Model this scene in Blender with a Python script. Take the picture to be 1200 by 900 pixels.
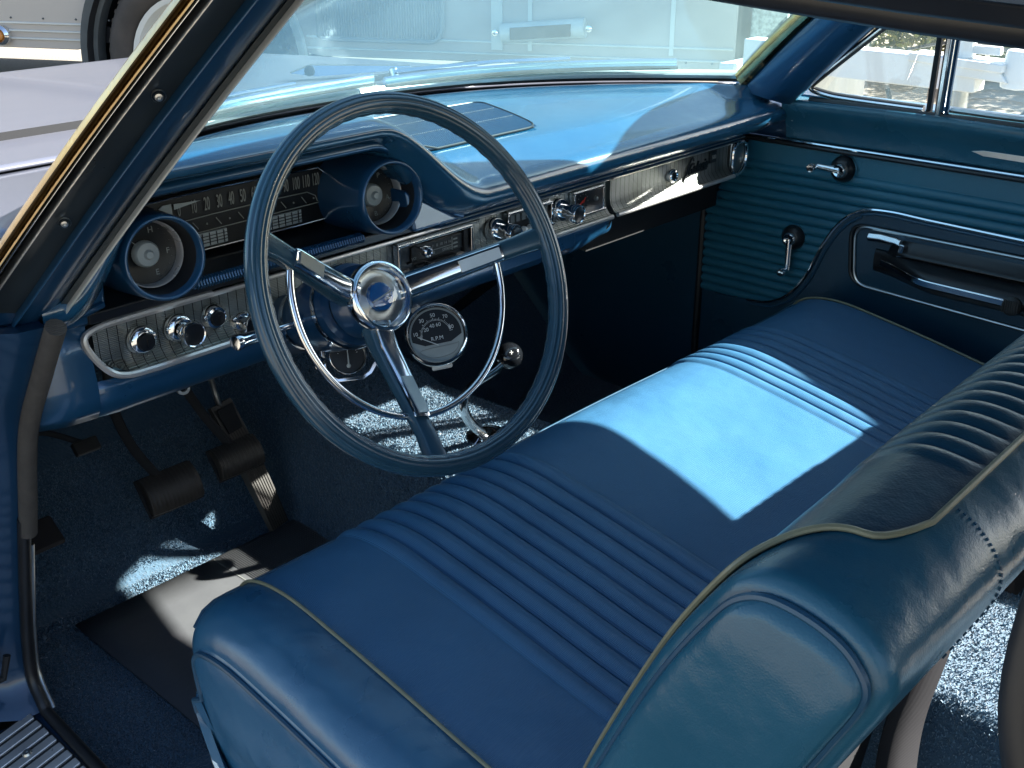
import bpy, math, random
import numpy as np
from mathutils import Vector, Matrix
random.seed(7); rng = np.random.default_rng(7)
S = bpy.context.scene
for o in list(bpy.data.objects): bpy.data.objects.remove(o)
C = S.collection
PI = math.pi; R_ = math.radians
V = lambda *a: np.array(a, float)

# ------------------------------------------------------------------ camera
CAM = V(-1.1953, -1.1265, 1.3302)
yw, pt, rl = R_(47.6415), R_(24.1403), R_(-0.1438)
F = V(math.sin(yw)*math.cos(pt), math.cos(yw)*math.cos(pt), -math.sin(pt))
Rt = V(math.cos(yw), -math.sin(yw), 0); Up = np.cross(Rt, F)
R2 = math.cos(rl)*Rt + math.sin(rl)*Up; U2 = -math.sin(rl)*Rt + math.cos(rl)*Up
cd = bpy.data.cameras.new('camera'); cam = bpy.data.objects.new('camera', cd); C.objects.link(cam)
cd.sensor_width = 36; cd.lens = 38.97; cd.clip_start = 0.02; cd.clip_end = 500
cam.matrix_world = Matrix(((R2[0], U2[0], -F[0], CAM[0]), (R2[1], U2[1], -F[1], CAM[1]), (R2[2], U2[2], -F[2], CAM[2]), (0, 0, 0, 1)))
S.camera = cam
S.render.resolution_x = 1024; S.render.resolution_y = 768

# ------------------------------------------------------------------ world, sun, exposure
SUN = Vector((1.15, -0.90, 1.0)).normalized()
w = bpy.data.worlds.new('World'); S.world = w; w.use_nodes = True
nt = w.node_tree; bg = nt.nodes['Background']; sky = nt.nodes.new('ShaderNodeTexSky')
sky.sky_type = 'NISHITA'; sky.sun_disc = False
sky.sun_elevation = math.asin(SUN.z); sky.sun_rotation = math.atan2(SUN.x, SUN.y)
sky.air_density = 1.0; sky.dust_density = 1.0
nt.links.new(sky.outputs[0], bg.inputs[0]); bg.inputs[1].default_value = 0.047
sd = bpy.data.lights.new('sun', 'SUN'); sd.energy = 5.0; sd.angle = R_(0.55); sd.color = (1, .955, .88)
so = bpy.data.objects.new('sun', sd); C.objects.link(so); so.rotation_euler = SUN.to_track_quat('Z', 'Y').to_euler()
S.view_settings.view_transform = 'Standard'; S.view_settings.look = 'None'
S.view_settings.exposure = 2.9; S.view_settings.gamma = 1
S.cycles.max_bounces = 10; S.cycles.transparent_max_bounces = 12

# ------------------------------------------------------------------ materials
MATS = {}
def mat(name, col, rough=.5, metal=0, coat=0, bump=None, spec=.5, noise=None, sheen=0, trans=0, aniso=None, emis=None):
    """bump: list of (kind, scale, strength, distance) ; noise: (scale, amount, second colour)"""
    if name in MATS: return MATS[name]
    m = bpy.data.materials.new(name); m.use_nodes = True; n = m.node_tree; b = n.nodes['Principled BSDF']
    b.inputs['Base Color'].default_value = (*col, 1); b.inputs['Roughness'].default_value = rough
    b.inputs['Metallic'].default_value = metal; b.inputs['Coat Weight'].default_value = coat
    b.inputs['Coat Roughness'].default_value = .06
    b.inputs['Specular IOR Level'].default_value = spec; b.inputs['Sheen Weight'].default_value = sheen
    b.inputs['Transmission Weight'].default_value = trans
    if emis: b.inputs['Emission Color'].default_value = (*emis[0], 1); b.inputs['Emission Strength'].default_value = emis[1]
    tc = n.nodes.new('ShaderNodeTexCoord')
    if noise:
        t = n.nodes.new('ShaderNodeTexNoise'); t.inputs['Scale'].default_value = noise[0]; t.inputs['Detail'].default_value = 6
        n.links.new(tc.outputs['Object'], t.inputs['Vector'])
        r = n.nodes.new('ShaderNodeMapRange'); r.inputs[1].default_value = .35; r.inputs[2].default_value = .7
        r.inputs[4].default_value = noise[1]; n.links.new(t.outputs['Fac'], r.inputs[0])
        x = n.nodes.new('ShaderNodeMix'); x.data_type = 'RGBA'; x.inputs[6].default_value = (*col, 1); x.inputs[7].default_value = (*noise[2], 1)
        n.links.new(r.outputs[0], x.inputs[0]); n.links.new(x.outputs[2], b.inputs['Base Color'])
        r2 = n.nodes.new('ShaderNodeMapRange'); r2.inputs[3].default_value = max(0, rough-.06); r2.inputs[4].default_value = min(1, rough+.1)
        n.links.new(t.outputs['Fac'], r2.inputs[0]); n.links.new(r2.outputs[0], b.inputs['Roughness'])
    prev = None
    for k, sc, st, di in (bump or []):
        if k == 'noise': t = n.nodes.new('ShaderNodeTexNoise'); t.inputs['Detail'].default_value = 3; out = t.outputs['Fac']
        elif k == 'voronoi': t = n.nodes.new('ShaderNodeTexVoronoi'); out = t.outputs['Distance']
        elif k in 'XYZ':
            t = n.nodes.new('ShaderNodeTexWave'); t.bands_direction = k; out = t.outputs['Fac']
        t.inputs['Scale'].default_value = sc; n.links.new(tc.outputs['Object'], t.inputs['Vector'])
        bp = n.nodes.new('ShaderNodeBump'); bp.inputs['Strength'].default_value = st; bp.inputs['Distance'].default_value = di
        n.links.new(out, bp.inputs['Height'])
        if prev: n.links.new(prev.outputs[0], bp.inputs['Normal'])
        prev = bp
    if prev:
        n.links.new(prev.outputs[0], b.inputs['Normal'])
    MATS[name] = m; return m

LEATHER = [('voronoi', 420, .25, .0012), ('noise', 35, .25, .004)]
M_seat = mat('blue vinyl', (.018, .085, .160), .27, bump=[('voronoi', 700, .12, .0006), ('noise', 24, .3, .004), ('noise', 7, .5, .02)], noise=(9, .5, (.024, .11, .19)), spec=.8)
M_ins = mat('blue woven vinyl', (.034, .122, .235), .31, bump=[('X', 190, .4, .0010), ('Y', 120, .3, .0008), ('noise', 20, .3, .004), ('noise', 5, .5, .02)], noise=(7, .5, (.048, .150, .27)), spec=.5)
M_teal = mat('teal vinyl', (.016, .080, .125), .25, bump=[('voronoi', 650, .14, .0007), ('noise', 18, .35, .005), ('noise', 7, .5, .02), ('noise', 140, .12, .0012)], noise=(8, .5, (.024, .105, .155)))
M_dkins = mat('dark blue cracked vinyl', (.010, .045, .075), .33, bump=[('voronoi', 420, .16, .0008), ('noise', 90, .2, .0015), ('noise', 12, .3, .008)], noise=(30, .6, (.02, .07, .10)))
M_door = mat('door vinyl', (.014, .115, .175), .38, bump=[('voronoi', 500, .2, .001), ('noise', 16, .3, .004)], noise=(6, .6, (.022, .15, .215)))
M_drdk = mat('dark door vinyl', (.010, .046, .078), .28, bump=[('voronoi', 500, .2, .001)], noise=(10, .5, (.015, .06, .10)))
M_paint = mat('blue metallic paint', (.012, .068, .15), .28, metal=.35, coat=.8, noise=(12, .3, (.012, .08, .19)))
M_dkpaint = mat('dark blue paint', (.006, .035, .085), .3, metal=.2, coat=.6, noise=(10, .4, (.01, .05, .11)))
M_pad = mat('dash pad vinyl', (.010, .062, .128), .20, bump=[('noise', 14, .3, .005), ('voronoi', 500, .10, .0008)], noise=(7, .6, (.018, .088, .16)), spec=.7, coat=.6)
M_wheel = mat('wheel plastic', (.016, .052, .085), .22, coat=.4, bump=[('noise', 60, .1, .001)], noise=(25, .5, (.024, .068, .105)))
M_piping = mat('gold piping', (.20, .19, .115), .35, noise=(60, .6, (.13, .13, .09)))
M_bpiping = mat('blue piping', (.012, .052, .095), .35, noise=(60, .5, (.018, .07, .12)))
M_chrome = mat('chrome', (.82, .83, .84), .07, metal=1, noise=(18, .5, (.7, .71, .72)))
M_gold = mat('gold toned chrome', (.42, .31, .16), .13, metal=1, noise=(30, .8, (.35, .24, .12)), bump=[('noise', 60, .2, .002)])
M_brush = mat('brushed metal', (.5, .51, .50), .3, metal=1, noise=(25, .6, (.32, .33, .32)), bump=[('X', 300, .15, .0004)])
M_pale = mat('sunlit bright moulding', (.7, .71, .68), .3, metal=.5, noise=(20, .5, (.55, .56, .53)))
M_chromeb = mat('worn bright aluminium', (.72, .70, .68), .28, metal=.7, noise=(25, .6, (.5, .48, .46)))
M_gut = mat('gutter paint with brown reflection', (.16, .12, .095), .35, noise=(20, .5, (.22, .17, .13)))  # brown reflection along the roof edge put into the base colour
M_gloss = mat('glossy black', (.006, .007, .009), .08, coat=.5)
M_chan = mat('worn slate channel', (.020, .027, .033), .28, noise=(12, .8, (.035, .045, .05)))
M_black = mat('black plastic', (.008, .009, .011), .3, noise=(20, .4, (.014, .015, .018)))
M_matt = mat('matt black', (.006, .007, .009), .8)
M_rubber = mat('rubber', (.018, .016, .014), .5, noise=(18, .5, (.035, .03, .026)), bump=[('noise', 90, .2, .001)])
M_seal = mat('black seal', (.010, .011, .013), .4, noise=(30, .4, (.02, .02, .022)))
M_lace = mat('grey windlace cloth', (.06, .055, .05), .85, bump=[('Z', 220, .5, .001)], noise=(60, .6, (.035, .032, .03)))
M_dial = mat('dial face', (.008, .009, .010), .35)
M_white = mat('white lettering', (.75, .76, .74), .5)
M_dim = mat('grey lettering', (.24, .25, .23), .5)
M_silver = mat('silver gauge face', (.36, .40, .40), .35, metal=.0, noise=(30, .5, (.22, .25, .25)))
M_red = mat('red needle', (.5, .03, .02), .4)
M_amber = mat('amber lens', (.5, .18, .03), .2)
M_blueenamel = mat('blue enamel', (.01, .10, .32), .15, coat=1, noise=(200, .4, (.03, .16, .4)))
M_belt = mat('grey seat belt webbing', (.018, .018, .020), .6, bump=[('X', 250, .3, .0006)], noise=(30, .4, (.013, .013, .015)), spec=.12)
M_mat = mat('ribbed heel mat', (.085, .088, .095), .45, noise=(14, .6, (.06, .062, .07)), bump=[('noise', 70, .3, .001)])
M_hood = mat('pale blue body paint', (.085, .092, .12), .30, metal=.1, coat=.4, noise=(2.5, .5, (.105, .108, .13)))
M_carpetb = mat('carpet base', (.035, .078, .12), .95, bump=[('noise', 300, .6, .004), ('voronoi', 160, .4, .004)], noise=(90, .7, (.03, .07, .12)), sheen=.3)
M_tuft = mat('carpet pile', (.06, .125, .19), .9, noise=(300, .9, (.11, .19, .265)), sheen=.4)
M_rv = mat('beige trailer skin', (.46, .40, .34), .45, noise=(3, .6, (.44, .39, .34)), bump=[('noise', 8, .1, .01)])
M_rvdark = mat('grey rubber flap', (.09, .10, .10), .6, noise=(12, .5, (.06, .07, .07)))
M_rvpanel = mat('ribbed grey panel', (.30, .29, .26), .45, noise=(5, .5, (.24, .235, .21)))
M_rvtrim = mat('pale trim', (.62, .61, .55), .35, noise=(5, .5, (.5, .5, .46)))
M_brown = mat('plain brown', (.16, .11, .05), .5, noise=(20, .6, (.22, .15, .08)))
M_wht = mat('white enamel', (.72, .73, .73), .4, noise=(5, .5, (.6, .61, .60)), bump=[('noise', 5, .15, .02)])
M_speck = mat('speckled stone', (.42, .42, .36), .8, noise=(60, 1, (.14, .15, .13)))
M_leaf = mat('hedge leaf', (.17, .21, .05), .55, noise=(9, 1, (.33, .27, .10)))
M_gauge_glass = None

def glass(name, tint, veil, rough=.0, refl=1.0):
    m = bpy.data.materials.new(name); m.use_nodes = True; n = m.node_tree; n.nodes.clear()
    o = n.nodes.new('ShaderNodeOutputMaterial'); tr = n.nodes.new('ShaderNodeBsdfTransparent'); tr.inputs[0].default_value = (*tint, 1)
    gl = n.nodes.new('ShaderNodeBsdfGlossy'); gl.inputs['Roughness'].default_value = rough
    lw = n.nodes.new('ShaderNodeLayerWeight'); lw.inputs[0].default_value = .5
    pw = n.nodes.new('ShaderNodeMath'); pw.operation = 'POWER'; pw.inputs[1].default_value = 5; n.links.new(lw.outputs['Facing'], pw.inputs[0])
    fr = n.nodes.new('ShaderNodeMath'); fr.operation = 'MULTIPLY_ADD'; fr.inputs[1].default_value = .85; fr.inputs[2].default_value = .13; n.links.new(pw.outputs[0], fr.inputs[0])
    mx = n.nodes.new('ShaderNodeMixShader'); mu = n.nodes.new('ShaderNodeMath'); mu.operation = 'MULTIPLY'; mu.inputs[1].default_value = refl
    n.links.new(fr.outputs[0], mu.inputs[0]); n.links.new(mu.outputs[0], mx.inputs[0]); n.links.new(tr.outputs[0], mx.inputs[1]); n.links.new(gl.outputs[0], mx.inputs[2])
    last = mx
    if veil:
        df = n.nodes.new('ShaderNodeBsdfTranslucent'); df.inputs[0].default_value = (.62, .95, 1.0, 1)
        d2 = n.nodes.new('ShaderNodeBsdfDiffuse'); d2.inputs[0].default_value = (.62, .95, 1.0, 1)
        ad = n.nodes.new('ShaderNodeMixShader'); ad.inputs[0].default_value = .5
        n.links.new(df.outputs[0], ad.inputs[1]); n.links.new(d2.outputs[0], ad.inputs[2])
        tc = n.nodes.new('ShaderNodeTexCoord'); ns = n.nodes.new('ShaderNodeTexNoise'); ns.inputs['Scale'].default_value = 5; ns.inputs['Detail'].default_value = 5
        mr = n.nodes.new('ShaderNodeMapRange'); mr.inputs[3].default_value = veil*.3; mr.inputs[4].default_value = veil*1.9
        n.links.new(tc.outputs['Object'], ns.inputs['Vector']); n.links.new(ns.outputs['Fac'], mr.inputs[0])
        m2 = n.nodes.new('ShaderNodeMixShader'); n.links.new(mr.outputs[0], m2.inputs[0]); n.links.new(mx.outputs[0], m2.inputs[1]); n.links.new(ad.outputs[0], m2.inputs[2]); last = m2
    n.links.new(last.outputs[0], o.inputs[0]); return m
M_wind = glass('windshield glass', (.62, .90, .95), .11)  # cyan veil colours in dust haze and the sunlit dash's reflection
M_sideglass = glass('side glass', (.93, .97, .95), .02)
M_lens = glass('clear lens', (.95, .96, .96), 0, .02)

def panel_mat():
    """engine turned panel: fine horizontal ribs and thin dark upright grooves"""
    m = bpy.data.materials.new('grooved dash metal'); m.use_nodes = True; n = m.node_tree; b = n.nodes['Principled BSDF']
    b.inputs['Metallic'].default_value = 1; b.inputs['Roughness'].default_value = .42
    tc = n.nodes.new('ShaderNodeTexCoord'); sp = n.nodes.new('ShaderNodeSeparateXYZ'); n.links.new(tc.outputs['Object'], sp.inputs[0])
    def math_(op, a, v):
        q = n.nodes.new('ShaderNodeMath'); q.operation = op; n.links.new(a, q.inputs[0]); q.inputs[1].default_value = v; return q.outputs[0]
    f = math_('FRACT', math_('MULTIPLY', sp.outputs[0], 80.0), 0); line = math_('LESS_THAN', f, .08)
    h = math_('SINE', math_('MULTIPLY', sp.outputs[2], 2*PI/.0022), 0)
    ns = n.nodes.new('ShaderNodeTexNoise'); ns.inputs['Scale'].default_value = 18; n.links.new(tc.outputs['Object'], ns.inputs['Vector'])
    cr = n.nodes.new('ShaderNodeValToRGB'); cr.color_ramp.elements[0].color = (.17, .18, .165, 1); cr.color_ramp.elements[1].color = (.33, .345, .33, 1)
    cr.color_ramp.elements[0].position = .3; cr.color_ramp.elements[1].position = .7; n.links.new(ns.outputs['Fac'], cr.inputs[0])
    mx = n.nodes.new('ShaderNodeMix'); mx.data_type = 'RGBA'; mx.inputs[7].default_value = (.015, .015, .015, 1)
    n.links.new(line, mx.inputs[0]); n.links.new(cr.outputs[0], mx.inputs[6]); n.links.new(mx.outputs[2], b.inputs['Base Color'])
    bp = n.nodes.new('ShaderNodeBump'); bp.inputs['Strength'].default_value = .5; bp.inputs['Distance'].default_value = .0006
    n.links.new(h, bp.inputs['Height']); n.links.new(bp.outputs[0], b.inputs['Normal']); return m
M_panel = panel_mat()

def asphalt():
    m = bpy.data.materials.new('asphalt'); m.use_nodes = True; n = m.node_tree; b = n.nodes['Principled BSDF']; b.inputs['Roughness'].default_value = .9
    tc = n.nodes.new('ShaderNodeTexCoord'); a = n.nodes.new('ShaderNodeTexNoise'); a.inputs['Scale'].default_value = .6; a.inputs['Detail'].default_value = 8
    c = n.nodes.new('ShaderNodeTexNoise'); c.inputs['Scale'].default_value = 60; c.inputs['Detail'].default_value = 4
    for t in (a, c): n.links.new(tc.outputs['Object'], t.inputs['Vector'])
    ad = n.nodes.new('ShaderNodeMath'); ad.operation = 'ADD'; n.links.new(a.outputs['Fac'], ad.inputs[0]); n.links.new(c.outputs['Fac'], ad.inputs[1])
    cr = n.nodes.new('ShaderNodeValToRGB'); cr.color_ramp.elements[0].position = .35; cr.color_ramp.elements[1].position = .65
    cr.color_ramp.elements[0].color = (.13, .112, .088, 1); cr.color_ramp.elements[1].color = (.21, .19, .155, 1)
    hl = n.nodes.new('ShaderNodeMath'); hl.operation = 'MULTIPLY'; hl.inputs[1].default_value = .5
    n.links.new(ad.outputs[0], hl.inputs[0]); n.links.new(hl.outputs[0], cr.inputs[0]); n.links.new(cr.outputs[0], b.inputs['Base Color'])
    bp = n.nodes.new('ShaderNodeBump'); bp.inputs['Strength'].default_value = .6; bp.inputs['Distance'].default_value = .01
    n.links.new(c.outputs['Fac'], bp.inputs['Height']); n.links.new(bp.outputs[0], b.inputs['Normal']); return m
M_asph = asphalt()

# ------------------------------------------------------------------ mesh builder
class MB:
    def __init__(s): s.v = []; s.f = []
    def add(s, vs, fs):
        k = len(s.v); s.v += [tuple(map(float, v)) for v in vs]; s.f += [tuple(i+k for i in f) for f in fs]; return s
    def box(s, c, d, rot=None, axes=None):
        c = V(*c); h = V(*d)/2; A = np.eye(3) if axes is None else np.array(axes, float)
        if rot is not None: A = np.array(Matrix.Rotation(rot[1], 3, rot[0]).transposed())
        vs = [c + sx*h[0]*A[0] + sy*h[1]*A[1] + sz*h[2]*A[2] for sx in (-1, 1) for sy in (-1, 1) for sz in (-1, 1)]
        return s.add(vs, [(0, 1, 3, 2), (4, 6, 7, 5), (0, 4, 5, 1), (2, 3, 7, 6), (0, 2, 6, 4), (1, 5, 7, 3)])
    def tube(s, pts, r, n=10, closed=False, caps=True, flat=1.0, up=None):
        P = [V(*p) for p in pts]; N = len(P); rr = [r]*N if np.isscalar(r) else list(r)
        T = []
        for i in range(N):
            a = P[(i-1) % N] if (closed or i > 0) else P[i]; b = P[(i+1) % N] if (closed or i < N-1) else P[i]
            t = b-a; T.append(t/max(1e-12, np.linalg.norm(t)))
        u = V(*up) if up is not None else (V(0, 0, 1) if abs(T[0][2]) < .9 else V(0, 1, 0))
        vs = []
        for i in range(N):
            if up is not None: u = V(*up)
            a = u - T[i]*(u@T[i]); a /= np.linalg.norm(a); b = np.cross(T[i], a); u = a
            for k in range(n):
                q = 2*PI*k/n; vs.append(P[i] + rr[i]*(math.cos(q)*a*flat + math.sin(q)*b))
        fs = []
        for i in range(N if closed else N-1):
            j = (i+1) % N
            for k in range(n): fs.append((i*n+k, i*n+(k+1) % n, j*n+(k+1) % n, j*n+k))
        if caps and not closed: fs += [tuple(range(n-1, -1, -1)), tuple((N-1)*n+k for k in range(n))]
        return s.add(vs, fs)
    def lathe(s, prof, o, ax, n=32, closed=False, ref=None):
        """prof: (radius, height along ax)"""
        o = V(*o); ax = V(*ax); ax /= np.linalg.norm(ax)
        a = V(*(ref or ((0, 0, 1) if abs(ax[2]) < .9 else (1, 0, 0)))); a = a-ax*(a@ax); a /= np.linalg.norm(a); b = np.cross(ax, a)
        vs = []; N = len(prof)
        for (r, h) in prof:
            for k in range(n):
                q = 2*PI*k/n; vs.append(o + ax*h + r*(math.cos(q)*a + math.sin(q)*b))
        fs = []
        for i in range(N if closed else N-1):
            j = (i+1) % N
            for k in range(n): fs.append((i*n+k, i*n+(k+1) % n, j*n+(k+1) % n, j*n+k))
        return s.add(vs, fs)
    def grid(s, fn, us, vs_):
        nu, nv = len(us), len(vs_)
        pts = [fn(u, v) for u in us for v in vs_]
        return s.add(pts, [(i*nv+j, i*nv+j+1, (i+1)*nv+j+1, (i+1)*nv+j) for i in range(nu-1) for j in range(nv-1)])
    def loft(s, secs, closed=True, caps=True):
        n = len(secs[0]); N = len(secs); vs = [p for q in secs for p in q]; fs = []
        for i in range(N-1):
            for k in range(n if closed else n-1): fs.append((i*n+k, i*n+(k+1) % n, (i+1)*n+(k+1) % n, (i+1)*n+k))
        if caps and closed: fs += [tuple(range(n-1, -1, -1)), tuple((N-1)*n+k for k in range(n))]
        return s.add(vs, fs)
    def prism(s, poly, vec):
        n = len(poly); P = [V(*p) for p in poly]; v = V(*vec)
        return s.add(P+[q+v for q in P], [tuple(range(n-1, -1, -1)), tuple(range(n, 2*n))] + [(k, (k+1) % n, n+(k+1) % n, n+k) for k in range(n)])
    def build(s, name, m, parent=None, sharp=40, bevel=0, seg=2, solid=0):
        me = bpy.data.meshes.new(name); me.from_pydata(s.v, [], s.f); me.update()
        import bmesh
        bm = bmesh.new(); bm.from_mesh(me); bmesh.ops.remove_doubles(bm, verts=bm.verts, dist=1e-6); bmesh.ops.recalc_face_normals(bm, faces=bm.faces)
        bm.to_mesh(me); bm.free()
        me.shade_smooth(); me.set_sharp_from_angle(angle=R_(sharp))
        me.materials.append(m); o = bpy.data.objects.new(name, me); C.objects.link(o)
        if parent is not None:
            o.parent = parent; o.matrix_parent_inverse = parent.matrix_world.inverted()
        if solid:
            d = o.modifiers.new('solid', 'SOLIDIFY'); d.thickness = solid; d.offset = 0
        if bevel:
            d = o.modifiers.new('bevel', 'BEVEL'); d.width = bevel; d.segments = seg; d.limit_method = 'ANGLE'; d.angle_limit = R_(35); d.harden_normals = True
        return o
def thing(name, label, cat, loc, group=None, kind=None):
    o = bpy.data.objects.new(name, None); C.objects.link(o); o.location = loc; o.empty_display_size = .05
    o.matrix_world = Matrix.Translation(loc); o['label'] = label
    o['category'] = cat
    if group: o['group'] = group
    return o
def tag(o, label, cat, group=None, kind=None):
    if label: o['label'] = label
    if cat: o['category'] = cat
    if group: o['group'] = group
    if kind: o['kind'] = kind
    return o
def chaikin(P, k=2, closed=False):
    P = [V(*p) for p in P]
    for _ in range(k):
        Q = [] if closed else [P[0]]
        N = len(P)
        for i in range(N if closed else N-1):
            a, b = P[i], P[(i+1) % N]; Q += [a*.75+b*.25, a*.25+b*.75]
        if not closed: Q.append(P[-1])
        P = Q
    return P
def catmull(P, k=8):
    P = [V(*p) for p in P]; P = [2*P[0]-P[1]] + P + [2*P[-1]-P[-2]]; out = []
    for i in range(1, len(P)-2):
        for j in range(k):
            t = j/k; a, b, c, d = P[i-1:i+3]
            out.append(.5*((2*b)+(c-a)*t+(2*a-5*b+4*c-d)*t*t+(3*b-a-3*c+d)*t**3))
    out.append(P[-2]); return out
def text(s, name, body, size, o, ux, uy, m, parent, depth=.0006, shear=0, sx=1.0, align='CENTER', bold=0):
    """real raised lettering: outline font turned into a mesh on the plane (o, ux, uy)"""
    cu = bpy.data.curves.new(name, 'FONT'); cu.body = body; cu.size = size; cu.extrude = depth/2; cu.align_x = align; cu.align_y = 'CENTER'; cu.shear = shear
    cu.offset = bold
    t = bpy.data.objects.new('tmp', cu); me = bpy.data.meshes.new_from_object(t); bpy.data.objects.remove(t)
    ux, uy = V(*ux), V(*uy); ux /= np.linalg.norm(ux); uy /= np.linalg.norm(uy); uz = np.cross(ux, uy); o = V(*o)
    vs = [o + v.co[0]*sx*ux + v.co[1]*uy + v.co[2]*uz for v in me.vertices]; fs = [tuple(f.vertices) for f in me.polygons]
    bpy.data.meshes.remove(me); s.add(vs, fs)
def sstep(x, a, b):
    t = min(1, max(0, (x-a)/(b-a))); return t*t*(3-2*t)
lin = np.linspace

# ================================================================== OUTSIDE
g = MB().add([(-150, -150, 0), (150, -150, 0), (150, 150, 0), (-150, 150, 0)], [(0, 1, 2, 3)]).build('ground', M_asph); tag(g, None, None, kind='structure')

# --- motorhome parked ahead
W0 = V(2.05, 4.15, 0); dS = V(.454, -.891, 0); nS = V(.891, .454, 0)    # along the side, and away from us
def rv(s_, z, off=0): return W0 + dS*s_ + V(0, 0, z) - nS*off
rvh = thing('motorhome', 'beige motorhome with ribbed grey panel and big wheel, parked beyond the hood', 'motorhome', tuple(W0))
b = MB()
# body side with a round wheel arch opening (polygon strip around the arch)
wc = (.09, .50); ar = .60
top = 2.9
b.prism([rv(-4.6, .56, -3.36), rv(2.79, .56, -3.36), rv(2.79, top, -3.36), rv(-4.6, top, -3.36)], nS*.04)  # unseen far wall, body made extra deep to shade the ground beneath
arc = [(wc[0]+ar*math.cos(a), wc[1]+ar*math.sin(a)) for a in lin(PI*.96, PI*.04, 33)]
poly = [(-4.6, .545)] + [(-.62, .545)] + [(x, z) for x, z in arc if z > .545] + [(.80, .56), (2.83, .56), (2.83, top), (-4.6, top)]
b.prism([rv(x, z) for x, z in poly], nS*.04)
b.prism([rv(2.83, .56, -.04), rv(2.83, top, -.04), rv(2.83, top, -3.4), rv(2.83, .56, -3.4)], -dS*.04)
b.prism([rv(-4.6, top, -.04), rv(2.79, top, -.04), rv(2.79, top, -3.4), rv(-4.6, top, -3.4)], (0, 0, -.04))
b.build('body', M_rv, rvh, bevel=.004)
b = MB()
for z in (.675, .635, .595): b.tube([rv(-4.6, z, .004), rv(-.56, z, .004)], .006, 6)
for z in (.655, .60): b.tube([rv(.72, z, .004), rv(2.82, z, .004)], .005, 6)
b.build('moulding', M_rvtrim, rvh)
b = MB(); wcp = rv(.09, .50, .05)
b.lathe([(.33, -.20), (.45, -.21), (.49, -.17), (.50, -.06), (.488, -.01), (.46, .02), (.42, .03), (.37, .015), (.345, -.01), (.33, -.04)], wcp, -nS, 48)
for k in range(60):
    a = 2*PI*k/60; q = wcp + nS*.11 + .497*(dS*math.cos(a)+V(0, 0, 1)*math.sin(a)); b.box(q, (.02, .16, .014), axes=[dS*(-math.sin(a))+V(0, 0, 1)*math.cos(a), nS, dS*math.cos(a)+V(0, 0, 1)*math.sin(a)])
wh = b.build('wheel', mat('dusty tyre', (.045, .038, .032), .8, noise=(9, .7, (.08, .066, .055))), rvh)
b = MB(); b.lathe([(.335, -.05), (.34, .005), (.315, .0), (.29, -.06), (.20, -.03), (.13, .01), (.09, .035), (0, .04)], wcp, -nS, 40)
b.build('rim', M_rvtrim, wh)
b = MB()
for k in range(8):
    b = MB(); a = 2*PI*k/8; b.lathe([(.016, 0), (.014, .02), (0, .024)], wcp - nS*(-.02) + .185*(dS*math.cos(a)+V(0, 0, 1)*math.sin(a)), -nS, 8); b.build('wheel_nut', M_matt, wh)
b = MB()   # dark inner arch
b.lathe([(ar-.012, .04), (ar-.012, -.40)], wcp-nS*0, -nS, 48); b.lathe([(ar, -.4), (0, -.4)], wcp, -nS, 48); b.build('wheel_well', M_matt, rvh)
b = MB()   # grey flap / lip round the arch
sec = [[rv(wc[0]+(ar+dr)*math.cos(a), wc[1]+(ar+dr)*math.sin(a), of) for dr, of in ((-.035, .03), (.055, .05), (.055, .0), (-.035, -.04))] for a in lin(PI*1.03, PI*.42, 26)]
b.loft(sec); b.build('mudguard', M_rvdark, rvh)
b = MB()
sec = [[rv(wc[0]+(ar+dr)*math.cos(a), wc[1]+(ar+dr)*math.sin(a), of) for dr, of in ((-.02, .015), (.03, .03), (.03, .0), (-.02, -.02))] for a in lin(PI*.415, PI*.03, 22)]
b.loft(sec); b.build('arch_trim', M_rvtrim, rvh)
b = MB()   # corrugated panel with a rounded lower corner
ns_ = 47; x0, x1, z0, z1 = .80, 1.44, .655, 1.25
pts = []
xs = lin(x0, x1, ns_*6+1)
def pz(x):
    r_ = .07; d = x1-x; return z0 if d > r_ else z0 + r_-math.sqrt(max(0, r_*r_-(r_-d)**2))
b.grid(lambda x, t: rv(x, pz(x)*(1-t)+z1*t, .012+.005*math.sin((x-x0)/(x1-x0)*2*PI*ns_)), xs, [0, .5, 1])
b.build('ribbed_panel', M_rvpanel, rvh, sharp=80)
b = MB(); P_ = [rv(x0-.01, z1, .016), rv(x0-.01, z0-.0, .016)] + [rv(x, pz(x)-.01, .016) for x in lin(x0+.02, x1, 30)] + [rv(x1+.01, z1, .016)]
b.tube(P_, .011, 8); b.build('panel_frame', M_rvpanel, rvh)
b = MB(); b.tube([rv(1.74, .70, .03), rv(2.14, .735, .03)], .045, 12, flat=1, up=(0, 0, 1)); b.build('reflected_bar_surround', M_rvtrim, rvh)  # dash reflection in the windshield, modelled as a solid brown bar with tips
b = MB(); b.prism([rv(1.79, .675, .078), rv(2.08, .70, .078), rv(2.08, .755, .078), rv(1.79, .73, .078)], nS*.01); b.build('reflected_bar_insert', M_brown, rvh)
for q in ((1.715, .705), (2.165, .735)):
    b = MB(); b.lathe([(.018, 0), (.015, .012), (0, .016)], rv(*q, .06), -nS, 12); b.build('reflected_bar_tip', M_chrome, rvh)
for x, wd in ((1.68, .055), (1.86, .02), (2.53, .02)):
    b = MB(); b.prism([rv(x, .62, .008), rv(x+wd, .62, .008), rv(x+wd, 2.8, .008), rv(x, 2.8, .008)], nS*.006); b.build('reflected_strip', M_rvtrim, rvh)  # pale dash reflections in the windshield, modelled as upright strips
b = MB(); b.lathe([(.05, 0), (.05, .03), (.035, .045), (.03, .03), (0, .03)], rv(-1.06, .61, .0), -nS, 24); ml = b.build('marker_lamp', M_chrome, rvh)
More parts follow.
